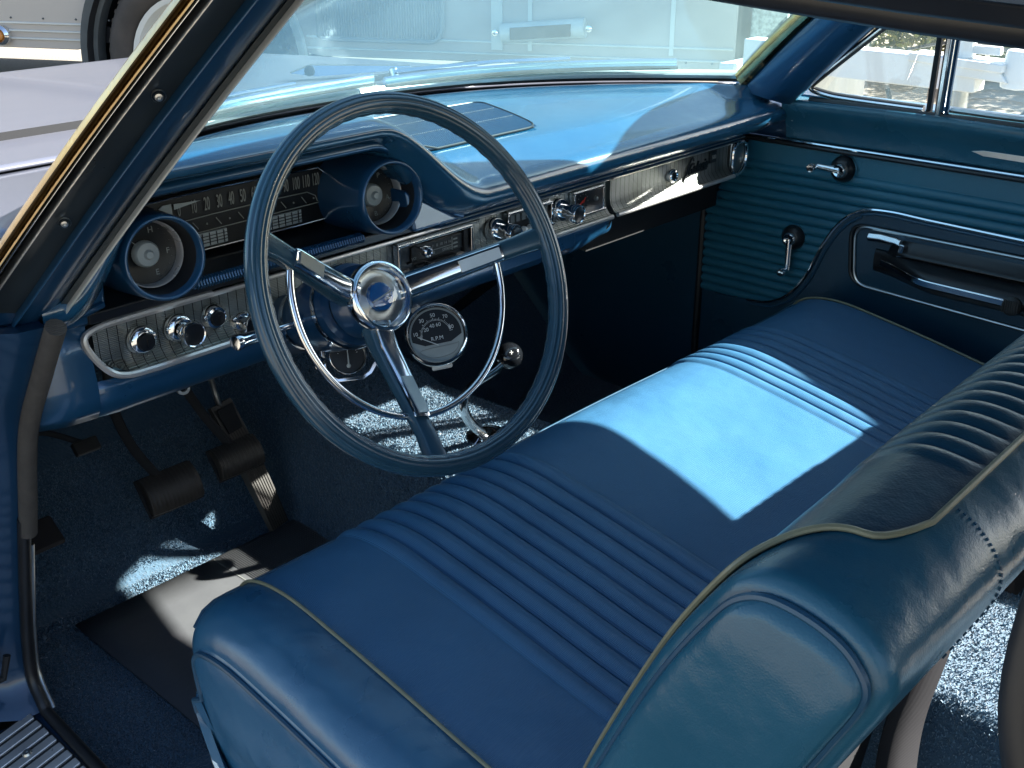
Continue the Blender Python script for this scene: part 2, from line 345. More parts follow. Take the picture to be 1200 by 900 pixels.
b = MB(); b.lathe([(.03, .03), (.025, .05), (0, .056)], rv(-1.06, .61, .0), -nS, 18); b.build('lamp_lens', M_amber, ml)
for x, z in [(-2.4+k*.2, .70) for k in range(14)]+[(2.25+k*.12, .59) for k in range(5)]:
    b = MB(); b.lathe([(.006, 0), (.004, .006), (0, .007)], rv(x, z), -nS, 8); b.build('rivet', M_rvdark, rvh)
# underside chassis so light below the skirt is shaded
b = MB(); b.box(W0 - dS*.9 + nS*1.7 + V(0, 0, .62), (7.2, 3.3, .08), axes=[dS, nS, V(0, 0, 1)]); b.build('chassis', M_matt, rvh)

# --- speckled pillar beside the motorhome
q = rv(2.97, 0, -.1); b = MB(); b.box(q+V(0, 0, 1.5), (.16, .2, 3.0), axes=[dS, nS, V(0, 0, 1)]); o = b.build('stone_pillar', M_speck, None, bevel=.01)
tag(o, 'speckled stone pillar between the motorhome and the white trailer', 'pillar')

# --- white box trailer with drawbar (behind the passenger windows)
tr = thing('cargo_trailer', 'white ribbed box trailer with its drawbar pointing back along the car', 'trailer', (5.2, 2.6, 0))
b = MB()
A = V(3.64, 1.69, 0); d1 = V(1.0, .55, 0); d1 /= np.linalg.norm(d1); d2 = V(-d1[1], d1[0], 0)
def ribw(u, t):
    p_ = A - d2*u - d1*(.010*math.sin(u*70)); return V(p_[0], p_[1], .35 + 2.1*t)
b.grid(ribw, lin(0, .5, 120), [0, 1]); b.grid(lambda u, t: V(*(A + d1*u)[:2], .35+2.1*t), lin(0, 1.2, 6), [0, 1]); b.grid(lambda u, t: V(*(A - d2*.5 + d1*u)[:2], .35+2.1*t), lin(0, 1.2, 6), [0, 1])
b.build('box_body', M_wht, tr, solid=.01)
b = MB()
b.box((3.02, .885, .70), (.10, .97, .115), axes=[V(.97, .0, 0)/.97, V(0, 1, 0), V(0, 0, 1)])
b.build('drawbar', M_wht, tr, bevel=.006)
b = MB(); b.prism([(2.96, .66, .765), (3.08, .66, .765), (3.10, .30, .755), (2.94, .30, .755)], (0, 0, -.03)); b.prism([(2.955, .62, .762), (2.955, .34, .755), (2.955, .28, .69), (2.955, .50, .70)], (.12, 0, 0))
b.lathe([(.0, .09), (.05, .08), (.06, .0), (.055, -.05), (0, -.06)], (3.02, .27, .72), (0, 0, 1), 16); b.box((3.02, .40, .79), (.03, .12, .03)); b.build('coupler', M_wht, tr, bevel=.005)
b = MB(); b.tube([(3.02, .47, .0), (3.02, .47, .64)], .035, 14); b.build('jack_leg', M_brush, tr)
b = MB(); b.tube([(3.02, .47, .76), (3.02, .47, 1.06)], .036, 14); b.build('jack_tube', M_wht, tr)
b = MB(); b.tube(catmull([(3.0, .18, .64), (3.0, .25, .56), (3.0, .40, .50), (3.0, .62, .50), (3.0, .70, .54), (3.0, .74, .62)], 6), .009, 8); b.tube(catmull([(3.05, .25, .765), (3.05, .38, .80), (3.05, .55, .80), (3.05, .70, .765)], 6), .006, 6); b.build('cable', M_rubber, tr)
b = MB(); b.box((3.35, 1.45, .60), (.75, .07, .10)); b.build('frame_rail', M_wht, tr, bevel=.006)

# --- hedge
hd = thing('hedge', 'sunlit green and yellow hedge beyond the white trailer', 'hedge', (9.5, 3.2, 0))
b = MB(); N = 70000
P = rng.uniform(0, 1, (N, 3)); hx = 7.4 + P[:, 0]*1.4 + .0; hy = -1.6 + P[:, 1]*8.5; hz = P[:, 2]**.7*1.25
lump = .12*np.sin(hy*5)+.1*np.sin(hy*11+2); hx2 = hx+lump; keep = (hz < 1.15+.12*np.sin(hy*7)+.08*np.sin(hy*17))
pts = np.stack([hx2, hy, hz], 1)[keep]; n = len(pts); a = rng.normal(size=(n, 3)); a /= np.linalg.norm(a, axis=1)[:, None]; c_ = rng.normal(size=(n, 3)); c_ -= a*(a*c_).sum(1)[:, None]; c_ /= np.linalg.norm(c_, axis=1)[:, None]
sz = rng.uniform(.02, .05, n)[:, None]
vs = np.concatenate([pts-a*sz, pts+c_*sz*.45, pts+a*sz, pts-c_*sz*.45], 1).reshape(-1, 3)
b.v = [tuple(v) for v in vs]; b.f = [(4*i, 4*i+1, 4*i+2, 4*i+3) for i in range(n)]
def raw(b, name, m, parent):
    me = bpy.data.meshes.new(name); me.from_pydata(b.v, [], b.f); me.update(); me.materials.append(m); o = bpy.data.objects.new(name, me); C.objects.link(o)
    if parent is not None: o.parent = parent; o.matrix_parent_inverse = parent.matrix_world.inverted()
    return o
raw(b, 'foliage', M_leaf, hd)
b = MB()
for k in range(20): y = -1+k*.37; b.tube([(8.3, y, 0), (8.35, y+.05, .5), (8.2, y-.1, 1.0)], [.03, .02, .008], 6)
b.build('stems', M_brown, hd)

# ================================================================== OUR CAR: BODY
car = thing('car_body', 'blue body shell of the open car with its pillars, floor, roof and pale hood', 'car', (0, 0, 0))
# hood and fenders
def hoodz(x, y):
    z = .955 - .030*(y-.4) - .012*(y-.4)**2
    z -= .035*sstep(abs(x), .55, .95); z += .012*math.exp(-((abs(x)-.80)/.06)**2) + .012*math.exp(-(x/.05)**2)*sstep(y, .5, .8)
    z -= .10*sstep(y, 1.9, 2.25)
    z -= .12*sstep(abs(x), .93, 1.0)
    return z
b = MB(); b.grid(lambda x, y: V(x, y, hoodz(x, y)), lin(-.7045, .7045, 80), lin(.52, 2.2, 60)); b.build('hood', M_hood, car, solid=.006)
for sgn in (-1, 1):
    b = MB(); b.grid(lambda x, y: V(sgn*x, y, hoodz(x, y)), lin(.7065, 1.0, 30), lin(.10, 2.3, 60)); b.grid(lambda t, y: V(sgn*1.0, y, hoodz(1, y)-t), [0, .3, .6], lin(.10, 2.3, 10))
    b.build('fender', M_hood, car, solid=.004)
b = MB(); b.grid(lambda x, t: V(x, (.40-.43*(abs(x)/.72)**2.6+.03)*(1-t)+.515*t, .985*(1-t)+.945*t), lin(-.705, .705, 70), lin(0, 1, 8)); b.build('cowl', M_hood, car, solid=.004)
b = MB()
for k in range(40):
    x = -.25+k*.0186; y = .44; b.box((x, .46, .957), (.008, .05, .004))
b.build('cowl_vent', M_matt, car)
b = MB(); P_ = [(.30, .9, hoodz(.3, .9)+.003), (.36, .86, hoodz(.36, .86)+.02), (.52, .80, hoodz(.52, .8)+.006)]
b.prism([(.335, .93, .955), (.37, .90, .972), (.56, .78, .962), (.56, .78, .953), (.37, .88, .950)], (.012, .02, 0)); orn = b.build('hood_ornament', M_chrome, car, bevel=.002)
b = MB(); b.lathe([(.012, 0), (.011, .004), (0, .006)], (.362, .895, .962), (-.5, -.8, .1), 16); b.build('badge', M_black, orn)
# windshield
def yb(x): return .40-.43*(abs(x)/.72)**2.6
def wsp(x, t):   # t 0 base .. 1 header
    xb = x; yb_ = yb(x); xt = x*.86; yt = -.30-.17*(abs(x)/.72)**2.2
    bow = .03*math.sin(PI*t)
    return V(xb*(1-t)+xt*t, yb_*(1-t)+yt*t+bow*.7, 1.0*(1-t)+1.335*t+bow*.55)
b = MB(); b.grid(wsp, lin(-.703, .703, 60), lin(0, 1, 24)); b.build('windshield', M_wind, car)
b = MB(); b.tube([wsp(x, -.004)+V(0, .004, -.004) for x in lin(-.703, .703, 70)], .0035, 8); b.build('windshield_gasket', M_seal, car)
b = MB(); b.tube([wsp(x, .02)+V(0, .020, -.004) for x in lin(-.700, .700, 70)], .014, 8, flat=.6); b.build('windshield_moulding', M_pale, car)
# wipers
def wiper(pts_arm, pts_blade, lab):
    t = thing('wiper', lab, 'wiper', tuple(pts_arm[0]), 'wipers resting on the windshield')
    MB().tube(pts_arm, [.011, .008, .006, .005][:len(pts_arm)], 8, flat=.5).build('arm', M_chrome, t)
    MB().tube(pts_blade, .006, 8, flat=1.3).build('blade', M_chrome, t)
    MB().tube([p_-V(0, .004, .008) for p_ in map(lambda q: V(*q), pts_blade)], .004, 6).build('blade_rubber', M_rubber, t)
    MB().lathe([(.008, -.02), (.008, .006), (0, .009)], pts_arm[0], (0, .3, 1), 16).build('pivot', M_chrome, t)
def ws_off(x, t, o_): return wsp(x, t)+V(0, .8, .6)*o_
wiper([ws_off(-.34, -.02, .05), ws_off(-.22, .035, .035), ws_off(-.06, .05, .03)], [ws_off(x, .035+.03*(x+.34), .016) for x in lin(-.42, .10, 12)], 'chrome wiper on the driver side of the windshield, left of the steering wheel top')
wiper([ws_off(.20, -.02, .05), ws_off(.36, .03, .035), ws_off(.48, .045, .03)], [ws_off(x, .02+.05*(x-.18), .016) for x in lin(.14, .62, 12)], 'chrome wiper resting low on the windshield above the glove box')

# A pillars --------------------------------------------------------
A0, A1 = V(-.712, -.035, .925), V(-.655, -.50, 1.315)      # inner edge at base and top
A0[1] = -.05
O0, O1 = V(-.815, -.100, .985), V(-.765, -.55, 1.335)         # outer edge
def pillar_band(f0, f1, h0, h1, name, m, sgn=1, n=2, th=.0, parent=car, bow=0):
    """strip between fractions f0..f1 of the pillar's width, raised by h0/h1 towards the door opening"""
    nrm = V(-.45, -.80, -.30); nrm /= np.linalg.norm(nrm)
    ts = lin(-.10, 1.12, 14)
    b = MB()
    sec = []
    for t in ts:
        a = A0*(1-t)+A1*t; c = O0*(1-t)+O1*t
        bw = V(0, .003, .004)*math.sin(PI*min(1, max(0, t)))
        row = []
        for k in range(n+1):
            f = f0+(f1-f0)*k/n; h = h0+(h1-h0)*k/n + bow*math.sin(PI*k/n)
            row.append(a+(c-a)*f+nrm*h+bw)
        for k in range(n, -1, -1):
            f = f0+(f1-f0)*k/n; row.append(a+(c-a)*f-nrm*.012+bw)
        if sgn < 0: row = [p_*V(-1, 1, 1) for p_ in row]
        sec.append(row)
    b.loft(sec); return b.build(name, m, parent, sharp=50)
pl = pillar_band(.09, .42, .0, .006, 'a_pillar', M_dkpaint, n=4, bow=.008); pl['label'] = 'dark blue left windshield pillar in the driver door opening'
pillar_band(.42, .455, .010, .010, 'ridge', M_paint, pl and 1, n=4, bow=.003)
pillar_band(.455, .80, -.004, -.004, 'weatherstrip_channel', M_chan, n=2)
pillar_band(.80, .835, .008, .008, 'channel_lip', M_brush, n=4, bow=.004)
pillar_band(.835, .885, -.004, -.002, 'channel_lip', M_seal, n=2)
pillar_band(.885, .915, .004, .004, 'drip_moulding', M_chrome, n=4, bow=.003)  # chrome, gold and brown bands paint the reflections in the chrome moulding
pillar_band(.915, .965, .001, -.002, 'drip_moulding', M_gold, n=6, bow=.007)
pillar_band(.965, 1.0, -.006, -.006, 'drip_moulding', M_brown, n=4, bow=.002)
pillar_band(1.0, 1.025, -.002, -.008, 'drip_moulding', M_gold, n=4, bow=.004)
pillar_band(-.05, -.015, .004, .006, 'windshield_trim', M_seal, n=3)
pillar_band(-.015, .025, .010, .010, 'windshield_trim', M_pale, n=6, bow=.004)
pillar_band(.025, .09, .004, .002, 'windshield_trim', M_chan, n=3)
b = MB(); nrm = V(-.45, -.80, -.30); nrm /= np.linalg.norm(nrm)
for t in (.61, .27):
    for f in (.63,):
        a = (A0*(1-t)+A1*t); c = (O0*(1-t)+O1*t); q = a+(c-a)*f
        b = MB(); b.lathe([(.0038, .001), (.0032, .003), (.0015, .0035), (.0015, .002), (0, .002)], q-nrm*.004, nrm, 16); b.lathe([(.0058, 0), (.005, .0015)], q-nrm*.004, nrm, 16); b.build('pillar_screw', M_brush, car)
# right pillar seen from inside (smooth blue cover, pale trim at the glass)
b = MB(); sec = []
for t in lin(-.03, 1.1, 16):
    a = V(.700, -.045, .985)*(1-t)+V(.645, -.50, 1.32)*t; bw = V(0, .02, .024)*math.sin(PI*min(1, max(0, t)))
    row = [a+bw+V(*q) for q in chaikin([(-.012, .045, .012), (-.020, .01, .0), (-.016, -.03, -.008), (.015, -.062, -.02), (.05, -.05, -.01), (.055, .03, .01)], 2, True)]
    sec.append(row)
b.loft(sec); b.build('a_pillar', M_paint, car, sharp=70)['label'] = 'glossy blue right windshield pillar'
b = MB(); b.tube([V(.683, .0, .998)*(1-t)+V(.628, -.455, 1.333)*t+V(0, .02, .024)*math.sin(PI*t) for t in lin(0, 1, 12)], .010, 8, flat=1.6); b.build('windshield_trim', M_gold, car)
# header + roof + rails
def roofz(x, y): return 1.400-.075*(abs(x)/.70)**2.4-.03*sstep(-y, 1.6, 2.6)+.0-.045*sstep(y, -.85, -.42)
b = MB(); b.grid(lambda x, t: V(x*.70, (-.31-.17*(abs(x))**2.2)*(1-t)-2.7*t, roofz(x*.70, (-.31-.17*abs(x)**2.2)*(1-t)-2.7*t)), lin(-1, 1, 40), lin(0, 1, 30)); b.build('roof', M_hood, car, solid=.012)
b = MB(); b.grid(lambda x, t: V(x*.685, (-.33-.17*(abs(x))**2.2)*(1-t)-2.7*t, roofz(x*.69, (-.33-.17*abs(x)**2.2)*(1-t)-2.7*t)-.025), lin(-1, 1, 40), lin(0, 1, 30)); b.build('headliner', M_dkpaint, car, solid=.003)
M_header = M_dkpaint
b = MB(); b.tube([V(x, -.34-.17*(abs(x)/.66)**2.2, 1.325) for x in lin(-.655, .655, 30)], .025, 10, flat=.7); b.build('header_rail', M_header, car)
for sgn, nm in ((-1, 'left'), (1, 'right')):
    DZ = .0 if sgn < 0 else .034  # right rail raised above the left to shape the sun patch inside
    ys = lin(-.52, -2.3, 24)
    def rz(y): return 1.303-.026*sstep(-y, .55, 1.05)-.03*sstep(-y, 1.4, 2.3)
    b = MB(); b.loft([[V(sgn*xx, y, rz(y)+zz) for xx, zz in ((.655, .0), (.70, -.004+DZ), (.712, .008+DZ), (.70, .03+DZ*.5), (.66, .045), (.635, .035))] for y in ys]); b.build('roof_rail', M_seal, car, bevel=.004)
    b = MB(); b.tube([V(sgn*.672, y, rz(y)-.004) for y in ys], .011, 10); b.build('door_weatherstrip', M_seal, car)
    b = MB(); b.tube([V(sgn*.735, y, rz(y)+.014+DZ) for y in ys], .007, 8, flat=.7); b.build('drip_rail', M_chrome, car)
    b = MB(); b.loft([[V(sgn*xx, y, rz(y)+zz) for xx, zz in ((.695, .010+DZ*.9), (.728, .010+DZ), (.728, .020+DZ), (.705, .045+DZ*.3), (.69, .045+DZ*.3))] for y in ys]); b.build('gutter', M_gut, car)
# rear quarters, back window frame, rear bulk so the cabin is closed behind
for sgn, yc, ln in ((1, -2.05, 1.55), (-1, -1.95, 1.2)):
    b = MB(); b.box((sgn*.80, yc, .70), (.06, ln, .56)); b.build('quarter_panel', M_dkpaint, car, bevel=.01)
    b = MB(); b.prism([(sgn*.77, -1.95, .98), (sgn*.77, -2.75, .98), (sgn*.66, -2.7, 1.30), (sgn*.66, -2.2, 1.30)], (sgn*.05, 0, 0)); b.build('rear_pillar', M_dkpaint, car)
b = MB(); b.box((0, -2.6, .62), (1.6, .5, .75)); b.build('rear_bulkhead', M_drdk, car, bevel=.02)
b = MB()   # slanted rear edge of the driver door opening, close to the camera
b.tube(catmull([(-.772, -1.10, .30), (-.775, -1.12, .55), (-.772, -1.09, .80), (-.765, -1.045, .955), (-.758, -1.030, 1.03), (-.74, -1.045, 1.16), (-.70, -1.09, 1.27)], 6), .010, 10); b.build('door_weatherstrip', M_seal, car)
b = MB(); b.tube(catmull([(-.785, -1.12, .30), (-.79, -1.14, .55), (-.787, -1.11, .80), (-.78, -1.067, .955), (-.773, -1.052, 1.03), (-.755, -1.067, 1.16), (-.71, -1.11, 1.27)], 6), .012, 10); b.build('quarter_window_frame', M_chrome, car)
# floor pan with centre tunnel
def floorz(x, y):
    z = .25
    if y > .42: z = .25 + (y-.42)*.95
    tw = .20-.03*sstep(y, -.2, .6); th = .20
    cx_ = .045
    k = 1-sstep(abs(x-cx_), tw*.62, tw*1.25)
    zt = .25+th + .35*max(0, y-.30)
    z = max(z, z+(zt-z)*k)
    z += .012*sstep(-y, .55, .75)
    return z
b = MB(); b.grid(lambda x, y: V(x, y, floorz(x, y)), lin(-.735, .745, 90), lin(-2.3, .80, 120)); b.build('carpet', M_carpetb, car)
b = MB(); b.grid(lambda x, t: V(x, .80-.05*t, .60+.36*t), lin(-.745, .745, 4), lin(0, 1, 4)); b.build('firewall', M_matt, car)
b = MB(); b.grid(lambda y, t: V(.759, y, .24+.64*t), lin(.09, .82, 3), [0, 1]); b.build('kick_panel', M_drdk, car)
b = MB(); b.grid(lambda y, t: V(-.747, y, .24+.72*t), lin(.16, .82, 3), [0, 1]); b.build('kick_panel', M_drdk, car)
b = MB(); b.box((0, .3, .20), (1.6, 5, .05)); b.build('underbody', M_matt, car)
# tufted pile
def floorz_np(x, y):
    def ss(v, a, b): t = np.clip((v-a)/(b-a), 0, 1); return t*t*(3-2*t)
    z = np.where(y > .42, .25+(y-.42)*.95, .25); tw = .20-.03*ss(y, -.2, .6)
    k = 1-ss(np.abs(x-.045), tw*.62, tw*1.25); zt = .45+.35*np.maximum(0, y-.30)
    return np.maximum(z, z+(zt-z)*k)+.012*ss(-y, .55, .75)
def tufts(n, x0, x1, y0, y1, hmin, hmax, wdt):
    x = rng.uniform(x0, x1, n); y = rng.uniform(y0, y1, n); z = floorz_np(x, y)
    h = rng.uniform(hmin, hmax, n); a = rng.uniform(0, 2*PI, n); lx = rng.normal(0, .45, n)*h; ly = rng.normal(0, .45, n)*h
    base = np.stack([x, y, z-.001], 1); tx = np.stack([np.cos(a), np.sin(a), 0*a], 1)*wdt
    top_ = base+np.stack([lx, ly, h], 1)
    return np.concatenate([base-tx, base+tx, top_+tx*.7, top_-tx*.7], 1).reshape(-1, 3)
vs = np.concatenate([tufts(90000, -.14, .26, -.1, .62, .0015, .0045, .0010), tufts(90000, -.72, -.14, -.02, .60, .002, .005, .0010), tufts(80000, -.45, .35, -1.15, -.60, .0015, .004, .0010)])
b = MB(); b.v = [tuple(v) for v in vs]; b.f = [(4*i, 4*i+1, 4*i+2, 4*i+3) for i in range(len(vs)//4)]
o = raw(b, 'carpet_pile', M_tuft, car); o['kind'] = 'stuff'
b = MB()
for k in range(90):
    x, y = (random.uniform(-.70, -.20), random.uniform(.0, .5)) if k % 3 else (random.uniform(-.10, .22), random.uniform(.05, .45)); a = random.uniform(0, PI); q = V(x, y, floorz(x, y)+.005); d_ = V(math.cos(a), math.sin(a), .2)*random.uniform(.0006, .0022)
    b.add([q-d_, q+V(0, 0, .0007), q+d_, q-V(d_[1], -d_[0], 0)*.3], [(0, 1, 2, 3)])
o = raw(b, 'carpet_lint', M_white, car); o['kind'] = 'stuff'
# hinge jamb, kick side, windlace, seal, sill
edge = catmull([(-.742, -.085, .93), (-.742, -.03, .86), (-.742, .035, .77), (-.742, .085, .64), (-.742, .135, .50), (-.742, .16, .42), (-.744, .165, .36), (-.748, .13, .325)], 6)
b = MB(); b.loft([[e, e+V(-.03, .004, 0), e+V(-.05, .022, 0), e+V(-.27, .035, .0), e+V(-.27, .30, 0), e+V(0, .30, 0)] for e in edge]+[]); b.build('hinge_pillar', M_dkpaint, car, sharp=60)
b = MB(); P_ = [O0+V(-.02, .03, 0), A0+V(0, .03, .02), V(-.742, -.06, .93), V(-1.01, -.02, .93), V(-1.01, .10, 1.0), V(-.9, .12, 1.0)]
b.prism([P_[0], P_[1], P_[2], P_[3]], (0, .04, .0)); b.build('cowl_side', M_dkpaint, car, bevel=.006)
for z_, h_ in ((.655, .05), (.42, .035)):
    b = MB(); b.box((-.80, .098+(.65-z_)*.30, z_), (.045, .02, h_)); b.build('hinge_slot', M_matt, car, bevel=.006)
b = MB()
for z_ in (.395,): b.tube([(-.83, .145, z_), (-.785, .142, z_), (-.775, .142, z_+.03)], .005, 8)
b.build('door_check', M_matt, car)
b = MB(); b.tube([e+V(.004, -.008, .0) for e in edge[:20]], .0108, 12); b.build('windlace', M_lace, car)
b = MB(); b.tube([e+V(.0, -.006, .0) for e in edge[18:]]+[V(-.752, .05, .328), V(-.756, -.05, .328), V(-.757, -1.1, .328)], .008, 10); b.build('sill_seal', M_seal, car)
b = MB(); b.tube([e+V(.011, -.004, .0) for e in edge[20:]], .0025, 6); b.build('seal_bead', M_brush, car)
so_ = MB(); so_.prism([(-.750, .14, .322), (-.98, .20, .27), (-.98, -1.1, .27), (-.750, -1.1, .322)], (0, 0, -.10)); so_ = so_.build('sill', M_dkpaint, car)
b = MB(); b.prism([(-.762, .145, .3215), (-.762, -1.1, .3215), (-.94, -1.1, .2815), (-.94, .145, .2815)], (0, 0, .003)); spl = b.build('sill_plate_base', M_black, so_)
b = MB()
for k in range(60):
    y0_ = .138-k*.0205
    b.prism([(-.765, y0_, .3235), (-.765, y0_-.014, .3235), (-.93, y0_-.014, .2865), (-.93, y0_, .2865)], (0, 0, .0045))
b.build('sill_plate', M_chromeb, so_, bevel=.0015)
b = MB(); b.lathe([(.0065, 0), (.005, .003), (.002, .003), (.002, .001), (0, .001)], (-.80, .075, .3205), (-.2, 0, 1), 12); b.build('sill_screw', M_brush, so_)

# ================================================================== DASHBOARD
dash = thing('dashboard', 'padded blue dashboard with chrome lower strip, round gauge pods and glove box', 'dashboard', (0, 0, .8))
def H(x): return sstep(x, -.72, -.58)*(1-sstep(x, -.275, -.085))
def padprof(x):
    h = H(x); zc = .956+.104*h; yb0 = yb(x)-.006; y0 = min(yb0, 1)
    zl = .905 + (zc-.026-.905)*h
    cz = .985
    e = 1-sstep(abs(x), .66, .745)*.0
    pr = [(yb0, cz), (yb0-.03, .990), (yb0*.5+.01, .992+.034*h), (.03, .985*(1-h)+h*1.060), (-.035, zc+.006), (-.068, zc-.002), (-.078+.01*h, zc-.018+.006*h), (-.072+.012*h, zc-.034+.016*h), (-.045+.01*h, zl), (-.012, zl-.004), (.05, zl-.002)]
    if yb0 < .07:   # where the pad tapers at its ends
        for i in range(1, 4): f = i/4; pr[i] = (yb0*(1-f)+(-.035)*f, pr[i][1])
    return pr
b = MB(); secs = []
xs = np.concatenate([lin(-.742, -.55, 30), lin(-.545, -.26, 20), lin(-.255, -.06, 40), lin(-.05, .742, 60)])
for x in xs: secs.append([V(x, p_[0], p_[1]) for p_ in chaikin([(a, c, 0) for a, c in padprof(x)], 3)])
b.loft(secs, closed=False, caps=False); pad = b.build('dash_pad', M_pad, dash, sharp=75)
# speaker grille in the pad
gp = [(-.17, .035), (.14, .035), (.20, .22), (-.05, .24)]
def padz(x, y):
    pr = chaikin([(a, c, 0) for a, c in padprof(x)], 3)
    for i in range(len(pr)-1):
        if pr[i][0] >= y >= pr[i+1][0]: t = (pr[i][0]-y)/max(1e-9, pr[i][0]-pr[i+1][0]); return pr[i][1]*(1-t)+pr[i+1][1]*t
    return .99
def q4(u, v): a = V(*gp[0])*(1-u)+V(*gp[1])*u; c = V(*gp[3])*(1-u)+V(*gp[2])*u; return a*(1-v)+c*v
b = MB()
def gfn(u, v):
    q = q4(u, v); return V(q[0], q[1], padz(q[0], q[1])+.003+.0006*math.sin(u*2*PI*90))
b.grid(gfn, lin(0, 1, 541), lin(0, 1, 14)); gr = b.build('speaker_grille', M_pad, dash, sharp=89)
b = MB(); outl = chaikin([q4(0, 0), q4(1, 0), q4(1, 1), q4(0, 1)], 1, True); 
def rr(poly, r, k=6):
    out = []; n = len(poly)
    for i in range(n):
        p0, p1, p2 = V(*poly[i-1]), V(*poly[i]), V(*poly[(i+1) % n]); a = (p0-p1); a = p1+a/np.linalg.norm(a)*r; c = p2-p1; c = p1+c/np.linalg.norm(c)*r
        out += [a*(1-t)**2+2*p1*t*(1-t)+c*t*t for t in lin(0, 1, k)]
    return out
def dens(poly, n=6):
    out = []
    for i in range(len(poly)):
        a, c = V(*poly[i]), V(*poly[(i+1) % len(poly)]); out += [a*(1-t)+c*t for t in lin(0, 1, n, endpoint=False)]
    return out
ol = dens(rr([q4(0, 0), q4(1, 0), q4(1, 1), q4(0, 1)], .025), 4)
b.tube([V(q[0], q[1], padz(q[0], q[1])+.003) for q in ol], .0019, 8, closed=True); b.build('grille_border', M_black, gr)
b = MB()
for vv in (.36, .68):
    for k in range(72): q = q4(.03+k*.94/71, vv); b.lathe([(.0010, 0), (.0008, .0008), (0, .0010)], (q[0], q[1], padz(q[0], q[1])+.0035), (0, 0, 1), 5)
b.build('grille_studs', M_brush, gr)
# ribs under the pad on the passenger side
b = MB(); RIBX = (-.13, .283), (.297, .668)
for i, (xa, xb_) in enumerate(RIBX):
    b = MB(); sec = [(-.030, .910), (-.034, .905), (-.026, .903), (-.024, .899), (-.028, .896), (-.018, .894), (-.016, .890), (-.020, .887), (-.010, .884), (.01, .882), (.02, .905)]
    b.loft([[V(x, p_[0], p_[1]) for p_ in sec] for x in lin(xa, xb_, 8)]); b.build('ribbed_rail', M_paint, dash, sharp=30)
    for yy, zz in ((-.0345, .9055), (-.0290, .8965), (-.0205, .8875)):
        b = MB(); b.tube([(xa, yy, zz), (xb_, yy, zz)], .0012, 6); b.build('bright_line', M_brush, dash)
# cluster housing
def clz(x):   # top of the recess opening
    return .903+ (1.028-.903)*sstep(x, -.70, -.595)*(1-sstep(x, -.265, -.095))
b = MB(); b.grid(lambda x, t: V(x, .085-.02*t, .875*(1-t)+(clz(x)+.02)*t), lin(-.66, -.095, 50), lin(0, 1, 6)); b.grid(lambda x, t: V(x, .085*(1-t)-.012*t, clz(x)+.012), lin(-.665, -.09, 60), lin(0, 1, 3)); b.build('cluster_recess', M_matt, dash)
b = MB()
sec = []
for x in lin(-.655, -.105, 90): sec.append([V(x, y, clz(x)+z) for y, z, _q in chaikin([(-.020, .010, 0), (-.040, .006, 0), (-.042, -.002, 0), (-.034, -.008, 0), (.010, -.010, 0), (.012, .01, 0)], 2, True)])
b.loft(sec); b.build('cluster_hood', M_paint, dash, sharp=70)
# ledge below the speedometer with a knurled bar
b = MB(); b.loft([[V(x, p_[0], p_[1]) for p_ in ((.08, .912), (.010, .904), (-.004, .899), (-.002, .886), (.02, .882), (.08, .882))] for x in (-.66, -.13)]); b.build('cluster_ledge', M_black, dash, bevel=.002)
b = MB(); 
for k in range(65):
    x = -.525+k*.0040; b.tube([(x, -.006, .9080), (x, -.0135, .9055), (x, -.0155, .9005), (x, -.012, .896)], .0013, 5)
b.tube([(-.53, -.007, .9015), (-.27, -.007, .9015)], .0065, 10); b.build('knurled_bar', M_paint, dash)
# speedometer
sp = MB(); SPY = .056
spoly = [(-.556, .972), (-.54, .990), (-.45, .9915), (-.285, .990), (-.272, .980), (-.268, .93), (-.275, .918), (-.50, .918), (-.53, .945)]
sp.prism([(x, SPY, z) for x, z in spoly], (0, .012, 0)); spo = sp.build('speedometer', M_dial, dash, bevel=.001)
b = MB(); b.tube([(x, SPY-.002, z) for x, z in spoly], .0016, 8, closed=True); b.build('bezel', M_chrome, spo)
b = MB()
nums = ['0', '10', '20', '30', '40', '50', '60', '70', '80', '90', '100', '110', '120']
for i, s_ in enumerate(nums):
    x = -.498+.2085*(i/12)**.93; text(b, 'n', s_, .0235, (x, SPY-.002, .974), (1, 0, 0), (0, 0, 1), M_white, None, sx=.36)
b.build('numerals', M_dim, spo)
b = MB(); b.tube([(-.51, SPY-.002, .959), (-.45, SPY-.002, .9605), (-.37, SPY-.002, .961), (-.305, SPY-.002, .960), (-.292, SPY-.002, .953), (-.289, SPY-.002, .945)], .0007, 6)
b.tube([(-.51, SPY-.002, .941), (-.27, SPY-.002, .943)], .0007, 6)
for i in range(13):
    x = -.495+.20*(i/12); b.tube([(x-.003, SPY-.002, .955), (x+.004, SPY-.002, .9455)] if i % 2 else [(x, SPY-.002, .951), (x, SPY-.002, .949)], .0006 if i % 2 else .0011, 5)
b.build('scale_marks', M_dim, spo)
for xa, xb_ in ((-.487, -.435), (-.372, -.318)):
    b = MB(); b.prism([(xa, SPY-.003, .922), (xb_, SPY-.003, .922), (xb_, SPY-.003, .939), (xa, SPY-.003, .939)], (0, .004, 0)); w_ = b.build('indicator_window', M_silver, spo)
    b = MB()
    for k in range(5): x = xa+(xb_-xa)*(k+.5)/5; b.box((x, SPY-.0035, .9305), (.0012, .001, .016))
    for k in range(3): b.box(((xa+xb_)/2, SPY-.0035, .9265+k*.004), (xb_-xa, .001, .0008))
    b.build('window_grid', M_black, w_)
b = MB(); b.prism([(-.505, SPY-.0035, .9835), (-.468, SPY-.0035, .981), (-.505, SPY-.0035, .9765)], (0, .001, 0)); b.build('needle', M_silver, spo)
